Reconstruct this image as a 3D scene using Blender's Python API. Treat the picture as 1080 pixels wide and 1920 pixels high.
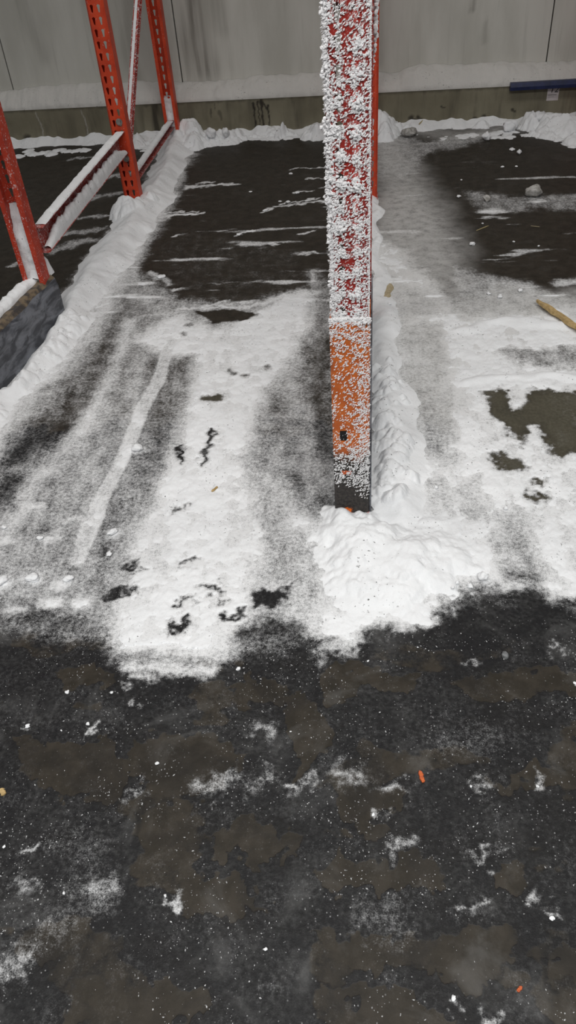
import bpy, bmesh, math, random
import numpy as np
from mathutils import Vector, Matrix, noise as mnoise

for o in list(bpy.data.objects): bpy.data.objects.remove(o)
S = bpy.context.scene
COL = S.collection
random.seed(7)
RNG = np.random.default_rng(11)

# ------------------------------------------------------------------ camera
FPX, CAM_H = 1440.0, 1.5
def _n(v):
    v = np.array(v, float); return v / np.linalg.norm(v)
_up = -_n((140, -1640, -FPX))
_fw = _n((165, 1282, -FPX)); _fw = _n(_fw - _up * _fw.dot(_up))
_rt = np.cross(_fw, _up)
CM = np.array([_rt, _fw, _up])                     # camera axes -> room axes (x along the wall, y to the wall, z up)
cd = bpy.data.cameras.new('camera'); cam = bpy.data.objects.new('camera', cd); COL.objects.link(cam)
cd.sensor_fit = 'VERTICAL'; cd.sensor_height = 36.0; cd.lens = FPX / 1920 * 36; cd.clip_start = 0.02
m4 = Matrix.Identity(4)
for i in range(3):
    for j in range(3): m4[i][j] = CM[i][j]
m4[2][3] = CAM_H
cam.matrix_world = m4
S.camera = cam

def F(u, v, z=0.0):
    """room point at height z seen at photo position (u, v)"""
    r = CM @ np.array((u - 540, 960 - v, -FPX)); t = (z - CAM_H) / r[2]
    return np.array([0, 0, CAM_H]) + r * t

# ------------------------------------------------------------------ world, lamps, exposure
w = bpy.data.worlds.new('cold_store_air'); S.world = w; w.use_nodes = True
w.node_tree.nodes['Background'].inputs[0].default_value = (0.96, 0.97, 1.0, 1)
w.node_tree.nodes['Background'].inputs[1].default_value = 0.13
def area_lamp(name, loc, sx, sy, power, rot=(0, 0, 0), col=(1, 0.99, 0.97)):
    l = bpy.data.lights.new(name, 'AREA'); l.shape = 'RECTANGLE'; l.size = sx; l.size_y = sy
    l.energy = power; l.color = col
    o = bpy.data.objects.new(name, l); COL.objects.link(o); o.location = loc; o.rotation_euler = rot
    return o
area_lamp('aisle_ceiling_lamp', (0.2, -1.0, 3.8), 5.0, 0.9, 205)
area_lamp('lane_ceiling_lamp', (-0.2, 2.2, 5.0), 5.0, 0.9, 94, col=(1, 0.97, 0.92))
S.view_settings.view_transform = 'Standard'
S.view_settings.look = 'None'
S.view_settings.gamma = 1.0
S.view_settings.use_curve_mapping = False
S.view_settings.exposure = 0.0

# ------------------------------------------------------------------ helpers
def tag(o, label=None, cat=None, group=None, kind=None):
    if label: o['label'] = label
    if cat: o['category'] = cat
    if group: o['group'] = group
    if kind: o['kind'] = kind
    return o
def empty(name, loc=(0, 0, 0)):
    o = bpy.data.objects.new(name, None); COL.objects.link(o); o.location = loc; o.empty_display_size = 0.1
    return o
def mesh_obj(name, verts, faces, mat, parent=None, smooth=False):
    me = bpy.data.meshes.new(name)
    me.from_pydata([tuple(map(float, v)) for v in verts], [], [tuple(map(int, f)) for f in faces])
    me.update()
    if mat: me.materials.append(mat)
    if smooth: me.polygons.foreach_set('use_smooth', [True] * len(me.polygons))
    o = bpy.data.objects.new(name, me); COL.objects.link(o)
    if parent: o.parent = parent
    return o
def np_mesh(name, V, Q, mat, attrs=None, smooth=True, normals=None, parent=None):
    """quads or triangles from numpy arrays"""
    me = bpy.data.meshes.new(name); k = Q.shape[1]
    me.vertices.add(len(V)); me.vertices.foreach_set('co', np.ascontiguousarray(V, np.float32).ravel())
    me.loops.add(Q.size); me.loops.foreach_set('vertex_index', np.ascontiguousarray(Q, np.int32).ravel())
    me.polygons.add(len(Q)); me.polygons.foreach_set('loop_start', np.arange(len(Q), dtype=np.int32) * k)
    me.update(calc_edges=True)
    me.polygons.foreach_set('use_smooth', np.full(len(Q), smooth))
    for a, d in (attrs or {}).items():
        at = me.attributes.new(a, 'FLOAT', 'POINT'); at.data.foreach_set('value', np.ascontiguousarray(d, np.float32))
    if normals is not None: me.normals_split_custom_set_from_vertices(normals)
    me.materials.append(mat)
    o = bpy.data.objects.new(name, me); COL.objects.link(o)
    if parent: o.parent = parent
    return o

def hash2(ix, iy, seed):
    h = (ix.astype(np.int64) * 374761393 + iy.astype(np.int64) * 668265263 + seed * 974634777) & 0xFFFFFFFF
    h = ((h ^ (h >> 13)) * 1274126177) & 0xFFFFFFFF
    return (h ^ (h >> 16)) & 0xFFFF
def perlin(x, y, seed=0):
    ix = np.floor(x); iy = np.floor(y); fx = x - ix; fy = y - iy
    ux = fx * fx * fx * (fx * (fx * 6 - 15) + 10); uy = fy * fy * fy * (fy * (fy * 6 - 15) + 10)
    def g(dx, dy):
        a = hash2(ix + dx, iy + dy, seed) * (2 * np.pi / 65536)
        return np.cos(a) * (fx - dx) + np.sin(a) * (fy - dy)
    a = g(0, 0); b = g(1, 0); c = g(0, 1); d = g(1, 1)
    a = a + (b - a) * ux; c = c + (d - c) * ux
    return (a + (c - a) * uy) * 1.5
def fbm(x, y, freq, octs=4, seed=0, gain=0.5):
    r = 0; a = 1.0; t = 0
    for i in range(octs):
        r = r + a * perlin(x * freq + 17.3 * i, y * freq - 9.1 * i, seed + i); t += a; a *= gain; freq *= 2.03
    return r / t
def sstep(a, b, x):
    t = np.clip((x - a) / (b - a), 0, 1); return t * t * (3 - 2 * t)
def mix(a, b, t): return a + (b - a) * t
def seg_dist(P, pts):
    """distance to a polyline and position along it (in segments)"""
    X, Y = P; best = np.full(X.shape, 1e9); tt = np.zeros(X.shape)
    for i in range(len(pts) - 1):
        ax, ay = pts[i][0], pts[i][1]; bx, by = pts[i + 1][0], pts[i + 1][1]
        dx, dy = bx - ax, by - ay; L = dx * dx + dy * dy + 1e-12
        t = np.clip(((X - ax) * dx + (Y - ay) * dy) / L, 0, 1)
        d = np.hypot(X - ax - t * dx, Y - ay - t * dy)
        k = d < best; best = np.where(k, d, best); tt = np.where(k, i + t, tt)
    return best, tt
def poly_sd(P, pts):
    """signed distance, positive inside"""
    X, Y = P; n = len(pts); ins = np.zeros(X.shape, bool)
    for i in range(n):
        ax, ay = pts[i][0], pts[i][1]; bx, by = pts[(i + 1) % n][0], pts[(i + 1) % n][1]
        c = (ay > Y) != (by > Y)
        ins ^= c & (X < (bx - ax) * (Y - ay) / ((by - ay) if abs(by - ay) > 1e-12 else 1e-12) + ax)
    d, _ = seg_dist(P, list(pts) + [pts[0]])
    return np.where(ins, d, -d)
def FP(*px): return [F(u, v)[:2] for u, v in px]

# ------------------------------------------------------------------ materials
class NT:
    def __init__(s, name):
        s.m = bpy.data.materials.new(name); s.m.use_nodes = True; s.t = s.m.node_tree; s.n = s.t.nodes
        s.b = s.n['Principled BSDF']; s.b.inputs['Specular IOR Level'].default_value = 0.3
        s.tc = None
    def node(s, typ, **kw):
        x = s.n.new(typ)
        for k, v in kw.items(): setattr(x, k, v)
        return x
    def link(s, a, b): s.t.links.new(a, b)
    def pos(s, scale=(1, 1, 1), local=False):
        if local: src = s.node('ShaderNodeTexCoord').outputs['Object']
        else: src = s.node('ShaderNodeNewGeometry').outputs['Position']
        mp = s.node('ShaderNodeMapping'); mp.inputs['Scale'].default_value = scale
        s.link(src, mp.inputs[0]); return mp.outputs[0]
    def noise(s, vec, scale, detail=4, rough=0.55, dist=0):
        x = s.node('ShaderNodeTexNoise'); s.link(vec, x.inputs['Vector'])
        x.inputs['Scale'].default_value = scale; x.inputs['Detail'].default_value = detail
        x.inputs['Roughness'].default_value = rough; x.inputs['Distortion'].default_value = dist
        return x.outputs[0]
    def voro(s, vec, scale, feature='F1', out='Distance'):
        x = s.node('ShaderNodeTexVoronoi', feature=feature); s.link(vec, x.inputs['Vector']); x.inputs['Scale'].default_value = scale
        return x.outputs[out]
    def attr(s, name):
        x = s.node('ShaderNodeAttribute'); x.attribute_name = name; return x.outputs['Fac']
    def math(s, op, a, b=0.0, c=None, clamp=False):
        x = s.node('ShaderNodeMath', operation=op, use_clamp=clamp)
        for i, v in enumerate((a, b) if c is None else (a, b, c)):
            if isinstance(v, (int, float)): x.inputs[i].default_value = v
            else: s.link(v, x.inputs[i])
        return x.outputs[0]
    def ramp(s, v, a, b, lo=0.0, hi=1.0):
        x = s.node('ShaderNodeMapRange', interpolation_type='SMOOTHSTEP')
        s.link(v, x.inputs[0]); x.inputs[1].default_value = a; x.inputs[2].default_value = b
        x.inputs[3].default_value = lo; x.inputs[4].default_value = hi
        return x.outputs[0]
    def mix(s, f, a, b):
        x = s.node('ShaderNodeMix', data_type='RGBA')
        for i, v in ((0, f), (6, a), (7, b)):
            if isinstance(v, (int, float)): x.inputs[i].default_value = v
            elif isinstance(v, tuple): x.inputs[i].default_value = (*v, 1)
            else: s.link(v, x.inputs[i])
        return x.outputs[2]
    def col(s, c):
        if isinstance(c, tuple): s.b.inputs['Base Color'].default_value = (*c, 1)
        else: s.link(c, s.b.inputs['Base Color'])
    def rough(s, r):
        if isinstance(r, (int, float)): s.b.inputs['Roughness'].default_value = r
        else: s.link(r, s.b.inputs['Roughness'])
    def bump(s, h, strength=0.5, dist=0.01):
        x = s.node('ShaderNodeBump'); x.inputs['Strength'].default_value = strength; x.inputs['Distance'].default_value = dist
        s.link(h, x.inputs['Height']); s.link(x.outputs[0], s.b.inputs['Normal'])

SNOW = (0.83, 0.845, 0.86)
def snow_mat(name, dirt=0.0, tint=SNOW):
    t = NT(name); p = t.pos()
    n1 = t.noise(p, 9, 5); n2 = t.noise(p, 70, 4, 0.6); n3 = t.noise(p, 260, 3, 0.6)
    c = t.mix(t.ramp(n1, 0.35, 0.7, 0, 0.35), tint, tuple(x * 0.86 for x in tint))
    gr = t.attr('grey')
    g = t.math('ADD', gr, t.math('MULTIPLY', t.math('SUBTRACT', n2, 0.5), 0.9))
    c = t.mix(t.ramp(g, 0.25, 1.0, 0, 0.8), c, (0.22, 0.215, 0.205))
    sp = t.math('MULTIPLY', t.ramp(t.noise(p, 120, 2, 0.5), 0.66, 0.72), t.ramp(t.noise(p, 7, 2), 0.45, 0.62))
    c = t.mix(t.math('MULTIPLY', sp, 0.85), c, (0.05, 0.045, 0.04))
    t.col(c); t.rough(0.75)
    h = t.math('ADD', t.math('MULTIPLY', n2, 0.8), t.math('MULTIPLY', n3, 0.35))
    t.bump(h, 0.30, 0.010)
    t.b.inputs['Specular IOR Level'].default_value = 0.2
    return t.m
def rime_mat(name):
    t = NT(name); p = t.pos()
    n = t.noise(p, 220, 3); t.col(t.mix(t.ramp(n, 0.3, 0.75, 0, 0.4), (0.97, 0.965, 0.97), (0.90, 0.89, 0.90))); t.rough(0.6)
    tr = t.node('ShaderNodeBsdfTranslucent'); tr.inputs[0].default_value = (0.92, 0.92, 0.93, 1)
    mx = t.node('ShaderNodeMixShader'); mx.inputs[0].default_value = 0.12
    t.link(t.b.outputs[0], mx.inputs[1]); t.link(tr.outputs[0], mx.inputs[2]); t.link(mx.outputs[0], t.n['Material Output'].inputs['Surface'])
    return t.m
def paint_mat(name, col, dark, frost=0.0, scuff=0.25):
    """painted steel with chips, a thin frost film that thickens with the frost value"""
    t = NT(name); p = t.pos()
    n1 = t.noise(p, 14, 4); n2 = t.noise(p, 160, 4, 0.65); n3 = t.noise(p, 45, 5, 0.6)
    c = t.mix(t.ramp(n1, 0.35, 0.7), col, dark)
    c = t.mix(t.ramp(n3, 0.68, 0.74, 0, scuff), c, (0.05, 0.03, 0.025))
    if frost:
        f = t.math('ADD', t.math('MULTIPLY', n2, 0.7), t.math('MULTIPLY', n3, 0.3))
        c = t.mix(t.ramp(f, 0.62 - 0.22 * frost, 0.72 - 0.16 * frost, 0, 0.85), c, (0.78, 0.76, 0.76))
    t.col(c); t.rough(0.45); t.bump(n2, 0.12, 0.002)
    return t.m
def flat_mat(name, c1, c2, scale=30, rough=0.7, metal=0.0, bump=0.3):
    t = NT(name); n = t.noise(t.pos(), scale, 4)
    t.col(t.mix(t.ramp(n, 0.35, 0.65), c1, c2)); t.rough(rough); t.b.inputs['Metallic'].default_value = metal
    t.bump(n, bump, 0.003); return t.m

M_SNOW = snow_mat('packed_snow')
M_LEDGE = snow_mat('ledge_snow_dim', tint=(0.60, 0.59, 0.565))  # same snow in a dimmer, warmer tint, for the ledge alone
M_RIME = rime_mat('rime_crystals')
M_RED = paint_mat('red_paint', (0.62, 0.068, 0.025), (0.48, 0.048, 0.02), 0.12)
M_RED_COLD = paint_mat('frosted_red_paint', (0.34, 0.030, 0.022), (0.24, 0.024, 0.02), 0.5)
M_RED_LEFT = paint_mat('red_paint_light_frost', (0.50, 0.055, 0.026), (0.36, 0.04, 0.024), 0.32)
M_BRACE = paint_mat('brace_paint', (0.40, 0.045, 0.03), (0.26, 0.03, 0.026), 0.62)
M_STEEL = flat_mat('galvanised_steel', (0.36, 0.35, 0.33), (0.22, 0.21, 0.2), 60, 0.45, 0.6)
M_WOOD = flat_mat('splintered_pine', (0.50, 0.36, 0.17), (0.36, 0.25, 0.11), 90, 0.8)
M_CHIP = flat_mat('wet_cardboard', (0.46, 0.39, 0.26), (0.36, 0.30, 0.19), 110, 0.85)
M_FLAKE = flat_mat('orange_paint_chip', (0.55, 0.13, 0.035), (0.4, 0.08, 0.03), 200, 0.6)
M_STRAW = flat_mat('dry_straw', (0.5, 0.42, 0.22), (0.35, 0.28, 0.14), 200, 0.8)
M_ICE = flat_mat('dirty_ice', (0.50, 0.49, 0.47), (0.28, 0.27, 0.25), 50, 0.5)
M_GRAIN = flat_mat('ice_grain', (0.58, 0.585, 0.59), (0.32, 0.32, 0.325), 40, 0.6)
M_STONE = flat_mat('grey_ice_lump', (0.26, 0.27, 0.27), (0.15, 0.155, 0.16), 60, 0.45)
M_BLUE = flat_mat('dark_blue_paint', (0.018, 0.026, 0.085), (0.012, 0.018, 0.055), 25, 0.45)
M_BLACK = flat_mat('black_print', (0.012, 0.012, 0.012), (0.03, 0.03, 0.03), 80, 0.7)
M_LABEL = flat_mat('label_paper', (0.62, 0.58, 0.58), (0.54, 0.5, 0.51), 40, 0.7)
M_DARK = flat_mat('dark_gap', (0.012, 0.012, 0.012), (0.02, 0.02, 0.02), 30, 0.9)

def floor_mat():
    t = NT('frosted_concrete'); p = t.pos()
    cov, pw, bare, dark = t.attr('cov'), t.attr('powder'), t.attr('bare'), t.attr('dark')
    n_big = t.noise(p, 3.2, 4); n_str = t.noise(t.pos((1.9, 0.45, 1)), 16, 4, 0.6, 0.4); n_mid = t.noise(p, 22, 5, 0.62); n_fine = t.noise(p, 95, 5, 0.68); n_micro = t.noise(p, 330, 3, 0.6)
    # concrete and dark grey ice
    conc = t.mix(t.ramp(n_mid, 0.3, 0.7), (0.021, 0.0175, 0.0125), (0.037, 0.031, 0.0235))
    ice = t.mix(t.ramp(n_fine, 0.32, 0.68), (0.007, 0.007, 0.0075), (0.032, 0.032, 0.0325))
    ice = t.mix(t.ramp(n_mid, 0.42, 0.62, 0, 0.8), ice, (0.009, 0.009, 0.010))
    bare0 = bare; bare = t.ramp(t.math('ADD', bare, t.math('ADD', t.math('MULTIPLY', t.math('SUBTRACT', n_mid, 0.5), 0.9), t.math('MULTIPLY', t.math('SUBTRACT', n_fine, 0.5), 0.5))), 0.30, 0.62)
    conc = t.mix(t.attr('dry'), conc, t.mix(t.ramp(n_fine, 0.3, 0.7), (0.062, 0.057, 0.040), (0.092, 0.085, 0.062)))
    c = t.mix(bare, ice, conc)
    n_cl = t.noise(p, 6.5, 6, 0.6, 0.8)
    sm = t.math('MULTIPLY', t.ramp(n_cl, 0.52, 0.72, 0, 0.14), t.attr('grain'))
    c = t.mix(sm, c, (0.30, 0.30, 0.295))
    blk = t.math('MULTIPLY', t.ramp(n_cl, 0.50, 0.36, 0, 0.7), t.attr('grain'))
    c = t.mix(t.math('MULTIPLY', blk, t.math('SUBTRACT', 1.0, t.math('MULTIPLY', bare, 0.5))), c, (0.008, 0.008, 0.009))
    c = t.mix(t.math('MULTIPLY', dark, 0.8), c, (0.009, 0.0085, 0.0085))
    # frost film: broken up by the noises
    s = t.math('ADD', cov, t.math('MULTIPLY', t.math('SUBTRACT', n_fine, 0.5), 1.25))
    s = t.math('ADD', s, t.math('MULTIPLY', t.math('ADD', t.math('SUBTRACT', n_mid, 0.5), t.math('MULTIPLY', t.math('SUBTRACT', n_str, 0.5), 0.7)), 0.60))
    s = t.math('ADD', s, t.math('MULTIPLY', t.math('SUBTRACT', n_micro, 0.5), 1.0))
    a = t.ramp(s, 0.02, 1.0)
    a = t.math('MULTIPLY', a, t.ramp(cov, 0.0, 0.42, 0.0, 1.0))
    c = t.mix(t.math('MULTIPLY', a, 0.96), c, (0.79, 0.80, 0.81))
    pf = t.math('MULTIPLY', pw, t.ramp(t.math('ADD', t.math('MULTIPLY', n_mid, 0.6), t.math('MULTIPLY', n_fine, 0.4)), 0.25, 0.6, 0.35, 1.0))
    c = t.mix(t.math('MINIMUM', pf, 0.97), c, (0.66, 0.66, 0.65))
    # loose white grains
    v = t.voro(p, 150); vr = t.voro(p, 150, out='Color')
    sep = t.node('ShaderNodeSeparateColor'); t.link(vr, sep.inputs[0])
    gr = t.math('MULTIPLY', t.ramp(v, 0.16, 0.28, 1, 0), t.ramp(sep.outputs[0], 0.80, 0.86))
    gr = t.math('MULTIPLY', gr, t.ramp(n_big, 0.38, 0.62, 0.05, 1.0))
    gr = t.math('MULTIPLY', gr, t.math('SUBTRACT', 1.0, t.math('MULTIPLY', bare, 0.6)))
    gr = t.math('MULTIPLY', gr, t.attr('grain'))
    c = t.mix(t.math('MULTIPLY', gr, 0.55), c, (0.45, 0.455, 0.46))
    t.col(c)
    r = t.math('ADD', 0.55, t.math('MULTIPLY', a, 0.4), clamp=True)
    t.rough(t.math('ADD', r, t.math('MULTIPLY', t.math('SUBTRACT', n_fine, 0.5), 0.25)))
    hgt = t.math('ADD', t.math('MULTIPLY', n_fine, 0.6), t.math('MULTIPLY', n_micro, 0.3))
    hgt = t.math('MULTIPLY', hgt, t.math('SUBTRACT', 1.0, t.math('MULTIPLY', bare, 0.75)))
    hgt = t.math('ADD', hgt, t.math('MULTIPLY', a, 0.5))
    t.bump(hgt, 0.4, 0.005)
    t.b.inputs['Specular IOR Level'].default_value = 0.22
    return t.m
M_FLOOR = floor_mat()

def kerb_mat():
    t = NT('kerb_concrete'); p = t.pos(); st = t.attr('stain')
    n1 = t.noise(p, 5, 5); n2 = t.noise(p, 60, 4, 0.6); n3 = t.noise(t.pos((9, 9, 1.2)), 3, 4)
    c = t.mix(t.ramp(n1, 0.3, 0.7), (0.165, 0.150, 0.105), (0.225, 0.208, 0.150))
    c = t.mix(t.ramp(n3, 0.5, 0.75, 0, 0.45), c, (0.075, 0.068, 0.052))
    c = t.mix(t.ramp(n2, 0.62, 0.8, 0, 0.4), c, (0.07, 0.06, 0.045))
    c = t.mix(st, c, (0.022, 0.018, 0.014))
    wh = t.attr('white'); c = t.mix(wh, c, (0.5, 0.49, 0.46))
    t.col(c); t.rough(0.75); t.bump(n2, 0.25, 0.004); return t.m
def panel_mat():
    t = NT('white_panel_steel'); p = t.pos(); st = t.attr('stain')
    n1 = t.noise(t.pos((3.0, 3.0, 0.7)), 1.6, 5); n2 = t.noise(t.pos((14, 14, 0.8)), 2, 4); n3 = t.noise(p, 80, 3)
    c = t.mix(t.ramp(n1, 0.35, 0.7), (0.60, 0.595, 0.55), (0.48, 0.475, 0.43))
    c = t.mix(t.ramp(n2, 0.56, 0.8, 0, 0.3), c, (0.25, 0.245, 0.22))
    c = t.mix(t.math('MULTIPLY', st, t.ramp(n2, 0.3, 0.65, 0.35, 1.0)), c, (0.14, 0.13, 0.11))
    t.col(c); t.rough(t.ramp(n1, 0.3, 0.7, 0.35, 0.55)); t.bump(t.math('ADD', n1, t.math('MULTIPLY', n3, 0.05)), 0.12, 0.01)
    t.b.inputs['Specular IOR Level'].default_value = 0.45
    return t.m
M_KERB, M_PANEL = kerb_mat(), panel_mat()

# ------------------------------------------------------------------ floor and floor snow fields
KY = 5.575                       # face of the kerb
XR, XL = -0.053, -1.335          # frame rows right and left of the lane
def fields(X, Y):
    P0 = (X, Y)
    wx = fbm(X, Y, 6, 4, 3); wy = fbm(X, Y, 6, 4, 23)
    vx = fbm(X, Y, 30, 3, 43); vy = fbm(X, Y, 30, 3, 63); ux = fbm(X, Y, 5, 2, 45); uy = fbm(X, Y, 5, 2, 65)
    def W(a, b=0.0): return (X + wx * a + vx * b, Y + wy * a * 1.4 + vy * b * 1.4)
    Pw = W(0.05, 0.022); Ps = W(0.022, 0.012)
    nx = fbm(X * 0.35, Y * 1.6, 7, 5, 5)                # streaks along the wall
    ny = fbm(X * 1.7 + Y * 0.35, Y * 0.35, 7, 5, 7)     # streaks along the lane
    ni = fbm(X, Y, 14, 5, 9, 0.62)
    cov = np.full(X.shape, 0.0); pw = np.zeros(X.shape); dark = np.zeros(X.shape)
    dry = np.zeros(X.shape); Pe = W(0.03, 0.03); T = np.zeros(X.shape); grey = np.zeros(X.shape)
    aisle = sstep(1.36, 1.10, Y + 0.12 * wy)
    bare = 1 - sstep(2.3, 2.0, Y + 0.2 * wy)            # bare concrete in the deep lane, ice in the aisle
    far = sstep(2.7, 3.1, Y)
    def near(pts, pad):
        a, b = pts.min(0) - pad - 0.10, pts.max(0) + pad + 0.10
        return np.nonzero((X > a[0]) & (X < b[0]) & (Y > a[1]) & (Y < b[1]))[0]
    def poly(px, val, soft=0.03, P=Pw, f='cov', k=1.0):
        nonlocal cov, pw, bare, dark, grey
        pts = np.array(FP(*px)); I = near(pts, soft)
        if not len(I): return
        m = sstep(-soft, soft, poly_sd((P[0][I], P[1][I]), pts)) * k
        A = {'cov': cov, 'pw': pw, 'bare': bare, 'dark': dark, 'dry': dry}[f]; A[I] = mix(A[I], val, m)
    def line(px, wd, val, soft=None, P=Ps, f='cov', k=1.0):
        nonlocal cov, pw, bare, dark, grey
        pts = FP(*px); pts = pts if len(pts) > 1 else pts + [pts[0] + 1e-4]
        I = near(np.array(pts), (max(wd) if isinstance(wd, (list, tuple)) else wd) + (soft or 0.05))
        if not len(I): return
        d, t = seg_dist((P[0][I], P[1][I]), pts)
        ww = np.interp(t, np.arange(len(wd)), wd) if isinstance(wd, (list, tuple)) else wd
        s = ww * 0.5 if soft is None else soft
        m = sstep(s, -s, d - ww) * k
        A = {'cov': cov, 'pw': pw, 'bare': bare, 'dark': dark, 'dry': dry}[f]; A[I] = mix(A[I], val, m)
    # ---- aisle
    cov += 0.08 * aisle
    # ---- grey trampled frost of the lane
    poly([(-80, 850), (0, 790), (100, 660), (190, 570), (250, 500), (330, 560), (480, 560), (600, 500), (628, 600), (632, 960), (645, 1195), (450, 1215), (200, 1180), (0, 1150), (-200, 1130)], 0.50, 0.07)
    poly([(190, 590), (240, 540), (265, 600), (215, 740), (60, 870), (-60, 900), (-60, 850), (90, 740)], 0.34, 0.06)
    poly([(255, 655), (375, 655), (345, 770), (315, 860), (250, 960), (190, 1040), (160, 1030), (240, 840), (275, 760)], 0.38, 0.04)
    line([(100, 800), (40, 850)], 0.05, 0.16, 0.04)
    line([(15, 905), (0, 935)], 0.05, 0.2, 0.04)
    poly([(575, 560), (622, 520), (632, 950), (560, 970), (490, 880), (500, 760), (560, 690)], 0.44, 0.06)
    line([(612, 640), (600, 760), (610, 850)], 0.04, 0.26, 0.05)
    line([(545, 900), (560, 920)], 0.03, 0.26, 0.03)
    line([(480, 1075), (590, 1065)], 0.02, 0.3, 0.02)
    # ---- white sheet in the lane
    poly([(245, 640), (330, 590), (400, 620), (440, 605), (520, 565), (585, 515), (578, 600), (550, 680), (500, 725), (480, 800), (470, 860), (490, 950), (500, 1030), (478, 1120), (458, 1200), (425, 1234), (213, 1226), (200, 1180), (232, 1110), (262, 1000), (290, 930), (330, 840), (355, 740), (372, 664), (310, 668)], 0.95, 0.045, Ps)
    poly([(470, 850), (560, 960), (650, 985), (640, 1190), (590, 1200), (470, 1130), (490, 1000)], 0.62, 0.06)
    line([(560, 975), (640, 1000)], 0.035, 0.85, 0.03)
    line([(600, 1150), (640, 1190)], 0.04, 0.85, 0.03)
    poly([(475, 1105), (545, 1100), (545, 1135), (480, 1150)], 0.10, 0.012)
    line([(450, 1195), (540, 1180)], 0.025, 0.15, 0.03)
    for u, v, rx in ((330, 1172, .030), (432, 1158, .022), (245, 1113, .018), (240, 1064, .017), (355, 1052, .012), (338, 950, .010), (259, 1075, .008), (395, 1107, .018), (343, 1132, .015), (420, 1125, .006), (600, 1210, .02), (205, 1120, .02)):
        line([(u - 14, v + 3), (u + 14, v - 3)], rx * 0.55, 0.08, 0.014, Pe)
    line([(392, 810), (380, 868)], 0.010, 0.05, 0.012, Pe); line([(340, 840), (334, 865)], 0.010, 0.05, 0.012, Pe)
    line([(392, 810), (380, 868)], 0.010, 0.8, 0.012, Pe, 'dark'); line([(340, 840), (334, 865)], 0.010, 0.8, 0.012, Pe, 'dark')
    line([(385, 747), (410, 745)], 0.022, 0.05, 0.012); line([(385, 747), (410, 745)], 0.03, 1.0, 0.012, f='bare'); line([(385, 747), (410, 745)], 0.03, 0.8, 0.012, f='dry')
    for u, v in ((440, 700), (460, 705), (505, 690), (430, 695), (355, 610), (345, 625), (500, 686)): line([(u, v)], 0.014, 0.3, 0.012)
    # ski-like tracks pressed along the lane
    line([(322, 640), (292, 720), (262, 780), (232, 855), (195, 925), (168, 990), (145, 1050)], [.020, .028, .028, .024, .024, .028, .022], 0.82, 0.006, (X + .01 * wx, Y), k=0.9)
    line([(245, 600), (205, 720), (150, 810), (90, 880), (10, 990)], 0.025, 0.72, 0.03)
    line([(60, 660), (20, 760), (-40, 900)], 0.05, 0.6, 0.05)
    for u, v, r in ((60, 1085, .03), (0, 1092, .025), (120, 1092, .03), (95, 1132, .03), (30, 1150, .02), (255, 843, .022), (210, 1000, .02), (150, 1130, .03), (15, 1010, .02), (70, 950, .02), (140, 975, .02), (100, 1010, .025)):
        line([(u - 8, v), (u + 8, v)], r * 0.6, 0.9, 0.02)
    # ragged fringe towards the aisle
    line([(235, 1250), (310, 1252), (400, 1256)], [.012, .022, .014], 0.80, 0.02)
    line([(285, 1278), (260, 1272)], 0.012, 0.7, 0.015)
    line([(0, 1175), (180, 1190)], 0.03, 0.33, 0.04)
    # ---- right side of the frames
    poly([(698, 440), (760, 470), (850, 570), (1000, 570), (1600, 560), (1600, 1150), (1060, 1125), (1000, 1110), (930, 1110), (860, 1125), (800, 1155), (690, 1185), (625, 1205), (632, 1000), (698, 950)], 0.86, 0.06)
    poly([(735, 520), (830, 560), (850, 700), (850, 860), (800, 860), (760, 720)], 0.58, 0.06)
    poly([(838, 590), (940, 578), (1080, 596), (1600, 600), (1600, 635), (960, 655), (870, 700), (845, 660)], 0.97, 0.03)
    poly([(930, 655), (1600, 635), (1600, 690), (1000, 688)], 0.50, 0.03)
    poly([(860, 690), (1000, 690), (1600, 695), (1600, 735), (1000, 722), (880, 760)], 0.97, 0.025)
    line([(862, 610), (870, 700), (885, 800), (905, 900), (930, 980)], 0.045, 0.96, 0.03)
    line([(985, 850), (1010, 930), (1040, 1000), (1065, 1110)], 0.035, 0.96, 0.03)
    poly([(800, 900), (900, 890), (930, 1000), (900, 1020), (830, 980)], 0.64, 0.05)
    poly([(935, 960), (1000, 950), (1020, 1080), (960, 1080), (925, 1030)], 0.60, 0.05)
    line([(900, 1090), (960, 1070), (1000, 1085)], 0.025, 0.34, 0.025)
    line([(830, 1130), (900, 1125), (960, 1130)], 0.018, 0.16, 0.015)
    line([(1060, 1130), (1080, 1128)], 0.016, 0.2, 0.02)
    for pxs in ([(905, 738), (935, 728), (958, 740), (962, 765), (1000, 728), (1060, 733), (1600, 748), (1600, 850), (1040, 852), (1005, 800), (985, 832), (955, 815), (930, 780)],
                [(912, 855), (940, 848), (985, 868), (975, 880), (925, 882)], [(1000, 895), (1024, 895), (1022, 910), (1002, 910)], [(990, 925), (1030, 930), (1020, 942), (995, 940)]):
        poly(pxs, 0.06, 0.016, Pe); poly(pxs, 1.0, 0.02, Pe, 'bare'); poly(pxs, 1.0, 0.05, Pe, 'dry')
    line([(970, 690), (975, 760)], 0.018, 0.95, 0.015); line([(998, 800), (1015, 850)], 0.012, 0.95, 0.012)
    poly([(640, 985), (790, 960), (920, 990), (940, 1085), (860, 1115), (800, 1150), (690, 1182), (632, 1205), (618, 1100)], 1.0, 0.04)
    line([(352, 240), (318, 318), (275, 405), (215, 485), (165, 560), (140, 625), (75, 705), (0, 785), (-120, 900)], [.12, .11, .12, .14, .13, .10, .08, .08, .08], 0.85, 0.07, W(0.04, 0.02))
    # powder blown along the right row
    poly([(697, 250), (740, 230), (770, 300), (835, 400), (870, 480), (840, 600), (700, 640)], 0.72, 0.14, W(0.05), 'pw')
    poly([(735, 480), (850, 520), (900, 640), (850, 800), (760, 760)], 0.55, 0.12, W(0.05), 'pw')
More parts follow.
